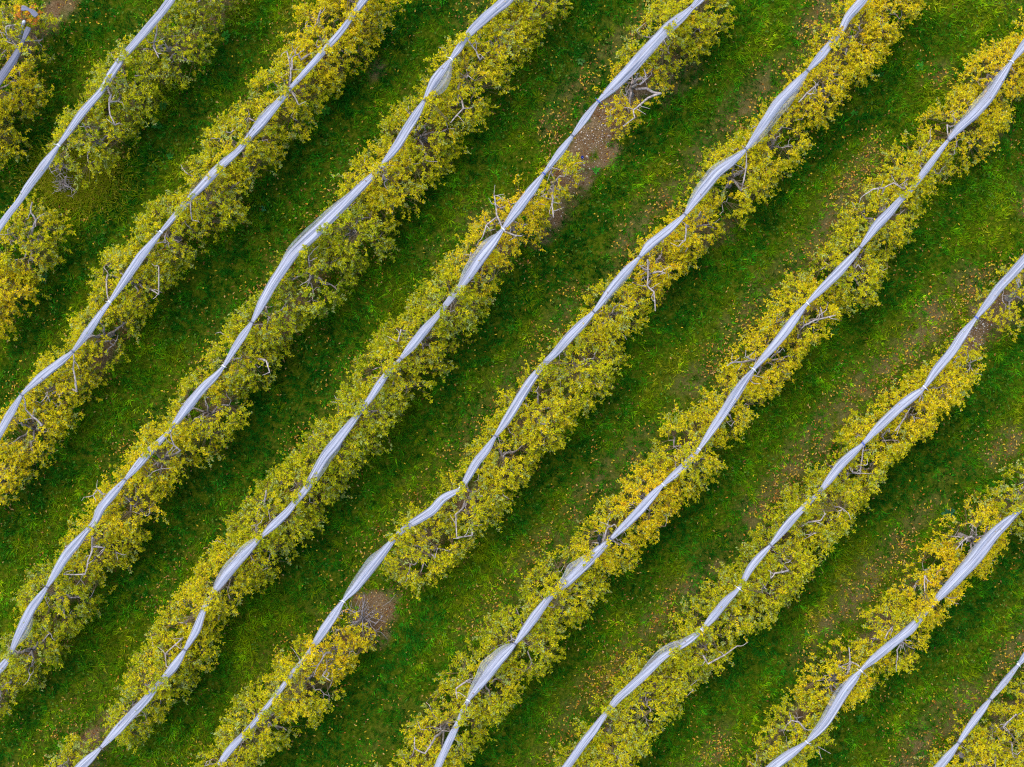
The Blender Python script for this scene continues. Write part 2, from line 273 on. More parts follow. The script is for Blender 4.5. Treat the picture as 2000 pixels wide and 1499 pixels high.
# leaf colour of the trees: (x, y, h)   0 green .. 0.5 olive .. 1 golden .. 1.4 orange
HUE = np.array([(36,92,.45),(0,190,.8),(0,260,.7),(400,40,.3),(250,180,.35),(200,270,.42),(60,420,.5),(20,520,.65),(5,590,1.05),(640,60,.85),(580,120,.6),(520,200,.65),(450,280,.55),(390,390,.5),(330,460,.4),(250,540,.55),(180,640,.55),(150,720,.55),(60,780,.95),(40,880,.7),(0,950,.9),
 (1000,60,.5),(950,130,.7),(850,250,.5),(780,340,.7),(690,460,.25),(600,560,.22),(540,650,.35),(440,770,.5),(370,850,.7),(280,940,.7),(230,1030,.85),(150,1120,.35),(80,1230,.3),(20,1330,.5),
 (1380,30,.6),(1290,90,.5),(1240,175,1.05),(1085,375,.7),(985,425,1.05),(930,520,.95),(860,600,.35),(770,700,.5),(700,800,.35),(640,900,.35),(520,1000,.4),(440,1110,.4),(430,1160,.8),(380,1230,.6),(310,1310,.42),(250,1370,.3),(300,1390,.8),(100,1500,.5),
 (1720,60,.9),(1650,150,.95),(1540,250,.75),(1420,370,.65),(1350,450,.8),(1280,560,1.0),(1210,620,.65),(1130,730,.45),(1050,830,.6),(980,920,.62),(870,1010,.5),(780,1120,.6),(640,1280,1.0),(560,1380,.6),(480,1450,.45),
 (1970,160,1.0),(1900,230,.85),(1800,290,.65),(1750,400,.6),(1680,520,.5),(1600,620,.75),(1500,700,.9),(1430,800,.75),(1360,880,.6),(1270,960,1.0),(1180,1060,.75),(1080,1160,.5),(990,1270,.42),(900,1370,.48),(830,1450,.6),
 (1980,600,.7),(1880,700,.7),(1790,770,.85),(1710,850,.7),(1650,930,.5),(1560,1020,.48),(1500,1110,.42),(1430,1200,.48),(1340,1280,.42),(1240,1400,.48),(1170,1450,.48),
 (1940,970,.45),(1840,1090,1.05),(1750,1180,.7),(1700,1270,.62),(1640,1320,.8),(1570,1420,.52),(1980,1400,.5),(1920,1470,.7)], float)
# bare limbs that show above the leaves
HINTS = [[(307,50),(305,70),(300,93)],[(300,93),(310,113)],[(210,172),(217,188),(213,200),(215,225),(225,245)],[(213,200),(230,198)],[(63,395),(60,415),(70,430)],
 [(571,112),(570,130),(568,150),(566,167)],[(571,112),(583,106),(588,117)],[(568,135),(560,100)],[(627,20),(622,35)],[(570,180),(583,205)],[(487,232),(502,240)],[(210,538),(208,560),(212,588)],[(310,520),(310,575)],[(143,690),(143,720),(150,765)],[(45,772),(50,800),(65,815),(82,830)],[(372,395),(375,430)],
 [(912,77),(930,100),(937,117)],[(880,240),(905,212)],[(748,328),(750,350)],[(333,845),(340,870),(352,880)],[(520,705),(527,728)],[(182,968),(190,957),(200,965)],[(180,1050),(180,1075),(172,1095),(166,1122),(124,1122)],[(180,1068),(205,1070)],[(603,500),(605,520)],
 [(982,448),(970,420),(967,395),(965,382)],[(965,398),(978,388)],[(970,425),(950,440),(943,462)],[(985,452),(1005,460),(1020,461)],[(1290,183),(1265,192),(1250,205),(1237,215),(1240,230),(1217,247)],[(1258,135),(1262,155),(1250,165)],[(1078,400),(1081,425)],[(783,645),(777,668)],[(357,1246),(322,1278)],[(322,1278),(325,1302)],[(520,958),(516,985)],[(500,1030),(503,1042)],
 [(1265,508),(1266,540),(1264,558)],[(1264,558),(1277,570),(1280,608)],[(1268,535),(1285,531),(1300,534)],[(1248,518),(1262,530)],[(1340,440),(1338,470),(1325,482)],[(1597,165),(1575,183),(1560,200)],[(1458,298),(1457,330),(1447,372)],[(890,1005),(892,1050)],[(892,1050),(922,1046)],[(637,1275),(628,1290),(617,1308)],[(630,1320),(645,1330)],
 [(1853,270),(1850,245)],[(1690,380),(1705,370),(1727,367)],[(1727,367),(1745,358),(1765,370)],[(1565,640),(1578,633),(1607,622),(1632,616)],[(1607,622),(1602,600)],[(1473,724),(1466,744)],[(1420,715),(1432,708)],[(1455,697),(1468,703)],[(1176,1062),(1182,1045),(1188,1030),(1200,1024)],[(1157,1060),(1177,1064)],[(893,1365),(891,1345),(912,1330)],[(810,1440),(810,1462),(830,1472),(845,1450)],[(998,1240),(1000,1252)],
 [(1687,870),(1684,895),(1680,925)],[(1680,925),(1655,926)],[(1806,758),(1795,785)],[(1768,815),(1748,842)],[(1580,1020),(1603,1017),(1613,1003)],[(1505,1130),(1513,1120),(1540,1115)],[(1375,1283),(1383,1297),(1415,1280),(1440,1262)],[(1985,545),(1990,560)],
 [(1658,1265),(1660,1293),(1655,1315)],[(1662,1293),(1680,1303)],[(1743,1225),(1728,1248)],[(1806,1125),(1806,1155)],[(1763,1250),(1752,1270),(1752,1290)],[(1545,1407),(1560,1410),(1573,1425)],[(1897,1048),(1880,1058),(1867,1074)],[(1985,1395),(1960,1420)],[(12,52),(14,75)],[(12,52),(25,50)]]
# places where leafy shoots grow up over the net
COVER = [(240,112),(205,160),(690,30),(560,183),(478,280),(420,330),(365,390),(350,412),(640,95),(735,345),(745,325),(907,72),(300,875),(330,842),(20,1283),(290,885),(187,1030),(840,190),(1310,60),(890,570),(862,608),(770,712),(757,727),(710,797),(700,810),(610,945),(580,975),(415,1168),(405,1185),(320,1330),(308,1342),(510,1052),
 (1640,65),(1632,78),(787,1035),(770,1052),(612,1265),(600,1285),(585,1300),(562,1325),(535,1362),(508,1398),(480,1432),(1060,715),(900,958),(425,1500),(1786,362),(1770,380),(1352,893),(1340,905),(1090,1153),(1078,1165),(905,1390),(898,1408),(1183,1060),(1580,985),(1600,965),(1448,1148),(1320,1270),(1190,1388),(1370,1232),(1990,998),(2003,985),(1820,1182),(1812,1192),(1803,1203),(40,96),(670,425),(640,450),(595,490),(1150,1090)]

ZC, ZN = 1.4, 2.85
def hue_at(x, y):
    d = (HUE[:, 0] - x) ** 2 + (HUE[:, 1] - y) ** 2
    w = 1 / (d + 900) ** 2
    return float((w * HUE[:, 2]).sum() / w.sum())

TREES = []                                           # (row, px, py, half along, half across)  in pixels at height ZC
SP = 116.0
for ri, r in enumerate(ROWS):
    r['L'] = np.array(r['L'], float); r['R'] = np.array(r['R'], float)
    def edges(s, r=r):
        out = []
        for e in ('L', 'R'):
            q = r[e]; ss = q @ U; tt = q @ Vv; k = np.argsort(ss)
            out.append(np.interp(s, ss[k], tt[k]))
        return out
    r['edges'] = edges
    if 'trees' in r:
        ss = [np.dot(U, p) for p in r['trees']]
    else:
        a, b = np.dot(U, r['s'][:2]), np.dot(U, r['s'][2:]); n = max(1, round((b - a) / SP))
        ss = np.linspace(a, b, n + 1) + rng.normal(0, 6, n + 1)
    for i, s in enumerate(ss):
        l, h = edges(s); c = s * U + (l + h) / 2 * Vv
        if any(math.hypot(c[0] - g[0], c[1] - g[1]) < g[2] for g in r.get('gaps', [])): continue
        if c[0] < -75 or c[0] > 2075 or c[1] < -65 or c[1] > 1565: continue
        l2, h2 = edges(s + np.array([-40, 0, 40.])); hw = float(np.mean(h2 - l2)) / 2
        TREES.append((ri, c[0], c[1], SP * .60, hw))

TREES.append((5, 650., 1284., 56., 50.))
TREES.sort(key=lambda t: (t[0], np.dot(U, t[1:3])))
# ------------------------------------------------------------------ ground
bases = np.array([P(t[1], t[2], ZC)[:2] for t in TREES])
def strip_dist(x, y):
    """distance (m) to the nearest tree line and signed side"""
    best = np.full(x.shape, 99.); side = np.zeros(x.shape)
    for ri in range(len(ROWS)):
        r = ROWS[ri]; ids = [i for i, t in enumerate(TREES) if t[0] == ri]
        s = np.linspace(*(lambda q: (q.min() - 60, q.max() + 60))(np.concatenate([r['L'] @ U, r['R'] @ U])), 60)
        l, h = r['edges'](s); c = s[:, None] * U + ((l + h) / 2)[:, None] * Vv
        kz = (H - ZC) / FPX
        gx = (c[:, 0] - 1000) * kz; gy = (749.5 - c[:, 1]) * kz
        sm = gx * U[0] + gy * -U[1]; tm = gx * Vv[0] + gy * -Vv[1]
        sx = x * U[0] - y * U[1]; tx = x * Vv[0] - y * Vv[1]
        o = np.argsort(sm); d = tx - np.interp(sx, sm[o], tm[o])
        beyond = np.maximum(0, np.maximum(sm.min() - sx, sx - sm.max()))
        dd = np.hypot(d, beyond); k = dd < best
        best[k] = dd[k]; side[k] = np.sign(d[k])
    return best, side
# bare earth patches: (px, py, radius px, strength) at ground level ; negative = overgrown
PATCH = [(1165,272,46,1.0),(1135,312,44,1.0),(1195,236,42,1.0),(1212,215,34,.9),(1118,360,30,.9),(1098,405,24,.8),(1076,440,20,.7),(1052,470,16,.6),(1918,632,32,1.1),(1898,668,26,1.0),(1935,600,22,.6),(715,1202,36,1.0),(738,1222,26,.8),(690,1238,22,.5),(755,1195,16,.6),(100,30,30,.5),(120,12,28,.5),(735,145,18,.8),(190,1440,34,.4),(170,1470,30,.4),(1300,150,45,.7),(1700,500,15,.3),(1700,380,20,.4),(1940,255,26,.5),(1400,450,30,.5),(1980,150,26,.6),
         (110,330,62,-1.6),(130,380,55,-1.6),(160,345,40,-1.5),(60,300,60,-1.2)]
def soil(x, y):
    d, sd = strip_dist(x, y)
    n = fbm(x, y, .9, 5, 4); n2 = fbm(x, y, 3.1, 15, 3)
    v = .62 - d / .75 + (n - .5) * 1.3 + (n2 - .5) * .8
    v = np.clip(v * 1.2, 0, 1)
    # thin, litter-covered turf along the upper-left side of the rows, mostly in the right half of the field
    bl = fbm(x, y, .45, 71, 3); ea = np.clip((x + 9) / 20, .12, 1)
    v = np.maximum(v, np.where(sd < 0, .62, .0) * np.exp(-((d - 1.25) / .55) ** 2) * np.clip((bl - .34) * 5, 0, 1) * ea * np.clip(.4 + (n2 - .3) * 2.2, 0, 1.1))
    for (px, py, rr, k) in PATCH:
        c = P(px, py, 0); dx = x - c[0]; dy = y - c[1]; q = np.hypot((dx * U[0] - dy * U[1]) * .75, (dx * Vv[0] - dy * Vv[1]) * 1.25) / (rr / 60.)
        v = v + k * np.clip(1.9 - 1.3 * q + (n2 - .5) * 2.6, 0, 1)
    return np.clip(v, 0, 1)
def ground_z(x, y):
    return (fbm(x, y, .35, 9, 2) - .5) * .16
fx = np.arange(-19.5, 19.51, .13); fy = np.arange(-15.5, 15.51, .13)
gx = np.concatenate([[-500, -200, -90, -45, -27], fx, [27, 45, 90, 200, 500]]); gy = np.concatenate([[-500, -200, -90, -45, -23], fy, [23, 45, 90, 200, 500]])
X, Y = np.meshgrid(gx, gy); x = X.ravel(); y = Y.ravel()
inn = (abs(x) < 19.6) & (abs(y) < 15.6)
so = np.zeros(len(x)); so[inn] = soil(x[inn], y[inn])
z = np.where(inn, ground_z(x, y), 0)
nx, ny = len(gx), len(gy); ii = np.arange(nx * ny).reshape(ny, nx)
q = np.stack([ii[:-1, :-1], ii[:-1, 1:], ii[1:, 1:], ii[1:, :-1]], -1).reshape(-1, 4)
g = link('ground', mesh_np('ground', np.stack([x, y, z], -1), q.ravel(), np.arange(len(q)) * 4, [M_ground], np.repeat(so[:, None], 3, 1), smooth=True))
tag(g, 'dark earth ground under the grass with bare brown strips beneath the tree rows', kind='structure')

# ------------------------------------------------------------------ grass (stuff)
def blades(px, py, az, L, lean, wd, col, z0):
    """bent 3-row blades; arrays of equal length"""
    n = len(px); d = np.stack([np.cos(az), np.sin(az), np.zeros(n)], -1); s = np.stack([-np.sin(az), np.cos(az), np.zeros(n)], -1)
    up = np.array([0, 0, 1.])
    b = np.stack([px, py, z0], -1)
    m = b + d * (L * .5 * np.sin(lean * .6))[:, None] + up * (L * .5 * np.cos(lean * .6))[:, None]
    t = m + d * (L * .5 * np.sin(lean * 1.25))[:, None] + up * (L * .5 * np.cos(lean * 1.25))[:, None]
    w = (wd / 2)[:, None]
    V = np.stack([b - s * w, b + s * w, m + s * w * .85, m - s * w * .85, t], 1).reshape(-1, 3)
    C = np.repeat(col, 5, 0)
    o = np.arange(n)[:, None] * 5
    return V, C, o
def merge_blades(parts):
    V = np.concatenate([p[0] for p in parts]); C = np.concatenate([p[1] for p in parts]); n = len(V) // 5
    o = np.arange(n)[:, None] * 5
    lp = np.concatenate([o + [0, 1, 2, 3], o + [3, 2, 4]], 1).ravel()
    st = (np.arange(n)[:, None] * 7 + [0, 4]).ravel()
    return V, C, lp, st
parts = []
AX, AY = 18.6, 14.2
GC = np.array([(.010, .098, .004), (.036, .185, .003), (.135, .265, .002), (.235, .290, .002), (.35, .31, .015), (.40, .29, .06)])
def gcol(h):
    h = np.clip(h, 0, .999) * (len(GC) - 1); i = h.astype(int); f = (h - i)[:, None]
    return GC[i] * (1 - f) + GC[i + 1] * f
nt_ = 66000                                          # tufts
tx = rng.uniform(-AX, AX, nt_); ty = rng.uniform(-AY, AY, nt_)
so_ = soil(tx, ty); keep = rng.random(nt_) > so_ * 1.05 + .02
tx = tx[keep]; ty = ty[keep]; nt_ = len(tx)
dd, sd = strip_dist(tx, ty)
big = fbm(tx, ty, .33, 21, 3); mid = fbm(tx, ty, 1.3, 31, 3)
right_band = np.exp(-((dd - 1.55) / .65) ** 2) * (sd > 0)  # deeper green, longer grass on the lower-right side of the rows
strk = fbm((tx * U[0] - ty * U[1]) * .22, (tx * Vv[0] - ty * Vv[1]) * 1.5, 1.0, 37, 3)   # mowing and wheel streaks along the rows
hue0 = .255 + (big - .5) * .80 + (mid - .5) * .65 + (strk - .5) * .55 - right_band * .27 + rng.normal(0, .10, nt_)
len0 = (.10 + .11 * mid + .06 * right_band) * rng.uniform(.65, 1.4, nt_)
tb = np.exp(rng.normal(0, .40, nt_)) * (.62 + .70 * fbm(tx, ty, 2.2, 47, 3))                 # tufts differ in vigour
azf = fbm(tx, ty, .55, 41, 2) * 4 * PI               # combed direction field
nb = 10
e = lambda a: np.repeat(a, nb)
n = nt_ * nb
az = e(azf) + rng.normal(0, 1.1, n)
sp_ = rng.random(n) * .07
bx = e(tx) + np.cos(az) * sp_; by = e(ty) + np.sin(az) * sp_
L = e(len0) * rng.uniform(.6, 1.45, n); lean = rng.uniform(.35, 1.35, n)
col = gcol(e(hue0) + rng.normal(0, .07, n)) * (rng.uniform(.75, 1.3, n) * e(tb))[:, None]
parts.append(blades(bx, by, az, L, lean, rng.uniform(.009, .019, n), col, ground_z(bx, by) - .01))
# taller pale feathery tussocks
nt2 = 2600; tx = rng.uniform(-AX, AX, nt2); ty = rng.uniform(-AY, AY, nt2); so_ = soil(tx, ty)
pr = np.clip((fbm(tx, ty, .5, 51, 2) - .42) * 5, 0, 1)
keep = (rng.random(nt2) < pr) & (so_ < .4); tx = tx[keep]; ty = ty[keep]; nt2 = len(tx); nb = 26
n = nt2 * nb; az = rng.uniform(0, 2 * PI, n); az = az + .5 * np.sin(az - np.repeat(fbm(tx, ty, .55, 41, 2) * 4 * PI, nb))
bx = np.repeat(tx, nb) + np.cos(az) * .04; by = np.repeat(ty, nb) + np.sin(az) * .04
hh = np.repeat(rng.uniform(.25, .58, nt2), nb)
col = gcol(hh + rng.normal(0, .06, n)) * rng.uniform(.8, 1.25, n)[:, None]
parts.append(blades(bx, by, az, np.repeat(rng.uniform(.22, .42, nt2), nb) * rng.uniform(.6, 1.2, n), rng.uniform(.5, 1.3, n), rng.uniform(.007, .012, n), col, ground_z(bx, by)))
# overgrown patch in the gap of the second row : dense olive stalks
n = 13000; c = P(150, 350, 0); bx = c[0] + rng.normal(0, .72, n); by = c[1] + rng.normal(0, .55, n)
az = rng.uniform(0, 2 * PI, n); col = gcol(rng.uniform(.45, .9, n)) * rng.uniform(.7, 1.4, n)[:, None]
parts.append(blades(bx, by, az, rng.uniform(.15, .42, n), rng.uniform(.1, 1.0, n), rng.uniform(.012, .02, n), col, ground_z(bx, by)))
V, C, lp, st = merge_blades(parts)
gr = link('grass', mesh_np('grass', V, lp, st, [M_grass], C))
tag(gr, 'dense dark green uneven grass between the tree rows', 'grass', kind='stuff')

# ------------------------------------------------------------------ kite-shaped leaves
def leaves(base, d, L, wd, col, nref, fold=.18):
    n = len(base); d = nrm(d)
    s = nrm(np.cross(d, nref)); nn = np.cross(s, d)
    L = L[:, None]; w = (wd / 2)[:, None]
    m = base + d * L * .48 + nn * w * fold * 2
    V = np.stack([base, m + s * w, base + d * L - nn * L * .10, m - s * w], 1).reshape(-1, 3)
    return V, np.repeat(col, 4, 0)
def leaf_mesh(name, V, C, mats, extra=None):
    n = len(V) // 4; lp = np.arange(n * 4); st = np.arange(n) * 4; mi = np.zeros(n, int)
    if extra is not None:                            # twigs : triangular prisms (6 verts each, 3 quads)
        k = len(extra) // 6; o = (np.arange(k)[:, None] * 6 + len(V))
        f = np.concatenate([o + [0, 1, 4, 3], o + [1, 2, 5, 4], o + [2, 0, 3, 5]], 1).ravel()
        lp = np.concatenate([lp, f]); st = np.concatenate([st, n * 4 + np.arange(k * 3) * 4]); mi = np.concatenate([mi, np.ones(k * 3, int)])
        V = np.concatenate([V, extra]); C = np.concatenate([C, np.full((len(extra), 3), .2)])
    return mesh_np(name, V, lp, st, mats, C, mi)
def rand_dir(n):
    v = rng.normal(0, 1, (n, 3)); return nrm(v)

# clover and small broad-leaved weeds in the sward (stuff)
n = 16000; x = rng.uniform(-AX, AX, n); y = rng.uniform(-AY, AY, n)
k = (rng.random(n) < np.clip((fbm(x, y, .8, 61, 3) - .36) * 3.2, 0.05, 1)) & (rng.random(n) > soil(x, y) * 1.1); x = x[k]; y = y[k]; n = len(x)
m = 3; a = np.repeat(rng.uniform(0, 2 * PI, n), m) + np.tile(np.arange(m) * 2.1, n); x = np.repeat(x, m); y = np.repeat(y, m)
d = np.stack([np.cos(a), np.sin(a), rng.uniform(.0, .5, n * m)], -1)
col = np.array([.055, .17, .014]) * rng.uniform(.4, 1.3, n * m)[:, None] * np.array([1, 1, 1]) + np.repeat(rng.random(n), m)[:, None] * np.array([.06, .02, 0])
z0 = ground_z(x, y) + np.repeat(rng.uniform(.05, .17, n), m)
V, C = leaves(np.stack([x, y, z0], -1), d, rng.uniform(.03, .06, n * m), rng.uniform(.028, .05, n * m), col, np.array([0, 0, 1.]) + rng.normal(0, .25, (n * m, 3)))
tag(link('clover', leaf_mesh('clover', V, C, [M_weed])), 'small bright green clover leaves scattered through the grass', 'clover', kind='stuff')

# fallen leaves (stuff) : thickest under the trees and on the upper-left side of the rows, more towards the right of the field
n = 150000; x = rng.uniform(-AX, AX, n); y = rng.uniform(-AY, AY, n)
dd, sd = strip_dist(x, y)
blob = fbm(x, y, .45, 71, 3); east = np.clip((x + 8) / 22, 0, 1)
pr = .06 + .9 * np.exp(-(dd / .8) ** 2) + np.where(sd < 0, 1.9 * np.exp(-((dd - 1.25) / .55) ** 2) * np.clip((blob - .34) * 5, 0, 1) * (.35 + .9 * east), .05) + .22 * east * np.clip((blob - .4) * 5, 0, 1)
pr = pr * np.clip((fbm(x, y, 1.2, 77, 3) - .28) * 3.4, .15, 1.7)      # drifts
k = rng.random(n) < pr * .40; x = x[k]; y = y[k]; dd = dd[k]; n = len(x)
a = rng.uniform(0, 2 * PI, n); d = np.stack([np.cos(a), np.sin(a), rng.normal(0, .25, n)], -1)
FC = np.array([(.62, .44, .03), (.55, .36, .06), (.50, .32, .12), (.34, .17, .06), (.20, .08, .03), (.52, .20, .03)])
pi_ = np.array([.27, .20, .15, .12, .11, .15]); ci = rng.choice(6, n, p=pi_)
ci = np.where((dd < .9) & (rng.random(n) < .5), rng.choice([3, 4, 4, 2], n), ci)
col = FC[ci] * [.92, .86, .7] * rng.uniform(.5, 1.05, n)[:, None]
so_ = soil(x, y); z0 = ground_z(x, y) + np.where(so_ > .5, .015, rng.uniform(.07, .17, n))
V, C = leaves(np.stack([x, y, z0], -1), d, rng.uniform(.055, .11, n), rng.uniform(.028, .055, n), col, np.array([0, 0, 1.]) + rng.normal(0, .3, (n, 3)), fold=.3)
tag(link('fallen_leaves', leaf_mesh('fallen_leaves', V, C, [M_fallen])), 'yellow and brown leaves fallen on the grass and soil', 'fallen leaves', kind='stuff')

# pebbles on the bare soil (stuff)
mb = MB(); oc = np.array([(1, 0, 0), (-1, 0, 0), (0, 1, 0), (0, -1, 0), (0, 0, 1), (0, 0, -1), (.6, .6, .5), (-.6, .55, .5), (.6, -.6, .45), (-.55, -.6, .5)], float)
of = [(0, 6, 4), (6, 2, 4), (2, 7, 4), (7, 1, 4), (1, 9, 4), (9, 3, 4), (3, 8, 4), (8, 0, 4), (0, 2, 6), (2, 1, 7), (1, 3, 9), (3, 0, 8), (2, 0, 5), (1, 2, 5), (3, 1, 5), (0, 3, 5)]
for (px, py, sx, cnt) in [(1155,275,42,230),(1120,330,40,170),(1185,235,26,90),(1905,640,34,300),(1875,680,26,120),(715,1205,30,60),(1300,150,26,60),(1075,425,20,40)]:
    for _ in range(cnt):
        a = rng.normal(0, 1, 2); q_ = np.array([px, py]) + a[0] * U * sx + a[1] * Vv * sx * .55; c = P(q_[0], q_[1], 0)
        if soil(np.array([c[0]]), np.array([c[1]]))[0] < .4: continue
        r_ = .010 + .017 * rng.random() ** 2.0; sh = rng.uniform(.6, 1.2, 3) * r_; v = oc * sh; th = rng.uniform(0, 6.28); R = np.array([[math.cos(th), -math.sin(th), 0], [math.sin(th), math.cos(th), 0], [0, 0, 1]])
        cc = np.array([(.70, .62, .50), (.50, .42, .33), (.42, .34, .28), (.30, .24, .20)][rng.choice(4, p=[.25, .3, .25, .2])])
        mb.add(v @ R.T + [c[0], c[1], ground_z(c[0], c[1]) + .006], of, 0, cc)
tag(link('pebbles', mb.mesh('pebbles', [M_stone], False)), 'pale pebbles strewn over the bare brown soil', 'pebbles', kind='stuff')

# ------------------------------------------------------------------ nets
ORD = ['first', 'second', 'third', 'fourth', 'fifth', 'sixth', 'seventh', 'eighth', 'ninth', 'tenth', 'eleventh', 'twelfth', 'thirteenth', 'fourteenth', 'fifteenth', 'sixteenth', 'seventeenth', 'eighteenth', 'nineteenth', 'twentieth', 'twenty-first']
NETLAB = ['short grey rolled net with a folded end in the upper left corner',
 'white rolled net passing the gap with two bare twig shrubs',
 'white rolled net running to the left edge, third from the upper left',
 'white rolled net with a very wide grey middle stretch, fourth from the upper left',
 'white rolled net over the bare pebbly soil strip with a blue scrap',
 'white rolled net passing the dead brush tree, thin and leaf-covered below it',
 'white rolled net with a black bird beside it',
 'white rolled net running past the small stony gap at the right edge',
 'white rolled net with a broad bulge in the lower right, second from that corner',
 'short white rolled net nearest the lower right corner']
# loose sheer folds : row, from px, to px, side, bulge (m)
FOLDS = [(2,(550,193),(487,267),-1,.12),(3,(880,117),(829,197),1,.24),(3,(700,370),(540,545),-1,.16),(3,(60,1189),(24,1268),1,.12),(4,(1353,13),(1265,97),-1,.10),(4,(975,457),(900,560),-1,.20),(4,(665,853),(600,955),1,.14),(4,(510,1049),(415,1162),-1,.16),(5,(1578,138),(1458,292),1,.20),(5,(1458,292),(1338,420),-1,.14),(5,(1249,503),(1160,610),1,.10),(5,(767,1056),(670,1174),-1,.15),(6,(1976,120),(1851,275),-1,.12),(6,(1158,1087),(1090,1153),-1,.18),(6,(1007,1257),(914,1367),-1,.20),(7,(1370,1232),(1247,1330),-1,.12),(8,(1983,1006),(1826,1176),-1,.06),(8,(1681,1309),(1576,1449),-1,.10),(9,(1933,1366),(1871,1452),1,.08)]
TIE_BLUE = {(1167, 200), (1905, 622), (1685, 868), (1062, 340)}
def smooth(a, k):
    w = np.ones(k) / k; p = k // 2
    return np.stack([np.convolve(np.pad(a[:, i], p, mode='edge'), w, 'valid')[:len(a)] for i in range(a.shape[1])], -1)
SNAG = []
for ri, r in enumerate(ROWS):
    pts = np.array([P(p[0], p[1], ZN) for p in r['net']]); wid = np.array([8.5 if len(p) > 3 else 5.5 + .57 * p[2] for p in r['net']]) * (H - ZN) / FPX
    seg = np.r_[0, np.cumsum(np.linalg.norm(np.diff(pts, axis=0), axis=1))]
    s = np.arange(0, seg[-1], .05); c = np.stack([np.interp(s, seg, pts[:, i]) for i in range(3)], -1); c = smooth(c, 9)
    tie_s = np.array([seg[i] for i, p in enumerate(r['net']) if len(p) > 3])
    w0 = np.interp(s, seg, wid); w0 = smooth(w0[:, None], 5)[:, 0]
    if len(tie_s):
        d = np.min(np.abs(s[:, None] - tie_s[None]), 1); w = .10 + (w0 - .10).clip(0) * (1 - np.exp(-(d / .10)))
        c[:, 2] += .05 * np.exp(-(d / .35) ** 2)
    else: w = w0
    w *= 1 + .10 * (noise(s, s * 0 + ri, 2.2, ri) - .5)
    c[:, 2] += -.06 + .05 * noise(s, s * 0, .8, ri + 3)
    t = nrm(np.gradient(c, axis=0)); side = nrm(np.cross(t, [0, 0, 1.])); up = np.cross(side, t)
    M = 44; th = np.arange(M) * 2 * PI / M; qx = np.cos(th)[None]; qz = np.sin(th)[None]
    S_ = s[:, None]
    rid = 0
    for j, (f, A) in enumerate([(1.1, .045), (2.3, .045), (4.4, .04), (7.5, .03)]):
        rid = rid + A * np.sin(2 * PI * f * qx * .5 + 3 * noise(S_ * 1, S_ * 0, .55, ri * 5 + j) * PI + j)
    h = w[:, None] * (.22 * qz + rid * np.clip(qz + .25, 0, 1))
    edge = 1 + .12 * (noise(S_ + qx * 3, qz * 2, 3.0, ri + 40) - .5)
    V = c[:, None] + side[:, None] * (w[:, None] * .5 * qx * edge)[..., None] + up[:, None] * h[..., None]
    n = len(s); uvw = np.stack([np.broadcast_to(qx * .5 + ri * 3, (n, M)), np.broadcast_to(S_, (n, M)), np.broadcast_to(np.abs(qx), (n, M))], -1).reshape(-1, 3)
    ii = np.arange(n * M).reshape(n, M); jj = np.roll(ii, -1, 1)
    qf = np.stack([ii[:-1], jj[:-1], jj[1:], ii[1:]], -1).reshape(-1, 4)
    lp = np.concatenate([qf.ravel(), ii[0][::-1], ii[-1]]); st = np.concatenate([np.arange(len(qf)) * 4, [len(qf) * 4, len(qf) * 4 + M]])
    o0 = c[len(c) // 2].copy(); o0[2] = 0
    root = empty('rolled_net', o0); tag(root, NETLAB[ri], 'net', 'rolled nets lying along the tree rows')
    mat = M_netgrey if ri == 0 else M_net
    for k in rng.integers(0, len(s), int(len(s) / 26)):  # leaves that have dropped on the net
        th_ = rng.uniform(.25, .75) * PI; SNAG.append(V[k, int(th_ / (2 * PI) * M)] + [0, 0, .012])
    link('net_roll', mesh_np('net_roll', V.reshape(-1, 3) - o0, lp, st, [mat], smooth=True, uv=uvw), root)
    for i, p in enumerate(r['net']):
        if len(p) > 3 and -5 < p[0] < 2005 and -5 < p[1] < 1504:
            k = int(np.argmin(abs(s - seg[i]))); cc = c[k]; ww = max(w[k], .06)
            mb = MB(); a = np.linspace(0, 2 * PI, 15)
            ring = cc + side[k] * (np.cos(a) * ww * .56)[:, None] + up[k] * (np.sin(a) * ww * .42 + .005)[:, None]
            for off in (-.012, .006): mb.tube(ring + t[k] * off, .011, 5)
            for sg in (-1, 1):
                e_ = cc + up[k] * ww * .45; a2 = rng.uniform(-1, 1, 3) * .03
                mb.tube([e_, e_ + side[k] * sg * .05 + up[k] * .03 + a2, e_ + side[k] * sg * .11 - up[k] * .01 + a2 * 2], [.007, .006, .005], 4)
            for v in mb.V: v -= o0
            tm = M_tieblue if p[:2] in TIE_BLUE else (M_tiewhite if rng.random() < .35 else M_tie)
            link('tie', mb.mesh('tie', [tm]), root)
    for (fr, pa, pb, sg, bul) in FOLDS:
        if fr != ri: continue
        ka = int(np.argmin(np.linalg.norm(c[:, :2] - P(*pa, ZN)[:2], axis=1))); kb = int(np.argmin(np.linalg.norm(c[:, :2] - P(*pb, ZN)[:2], axis=1)))
        ks = np.arange(min(ka, kb), max(ka, kb) + 1); n = len(ks); u = np.linspace(0, 1, n)
        sgn = sg * (1 if np.dot(side[ks[0]][:2], [Vv[0], -Vv[1]]) > 0 else -1)
        env = np.sin(PI * u) ** .7 * (.75 + .5 * noise(u * 5, u * 0, 1, ri + 9))
        K = 9; v_ = np.linspace(0, 1, K)
        off = (w[ks] * .30)[:, None] + env[:, None] * bul * v_[None] * 1.15
        zz = .02 + env[:, None] * (.03 * np.sin(v_[None] * 9 + u[:, None] * 4) - .16 * v_[None] ** 2)
        Vf = c[ks][:, None] + side[ks][:, None] * (sgn * off)[..., None] + up[ks][:, None] * zz[..., None]
        ii = np.arange(n * K).reshape(n, K); qf = np.stack([ii[:-1, :-1], ii[:-1, 1:], ii[1:, 1:], ii[1:, :-1]], -1).reshape(-1, 4)
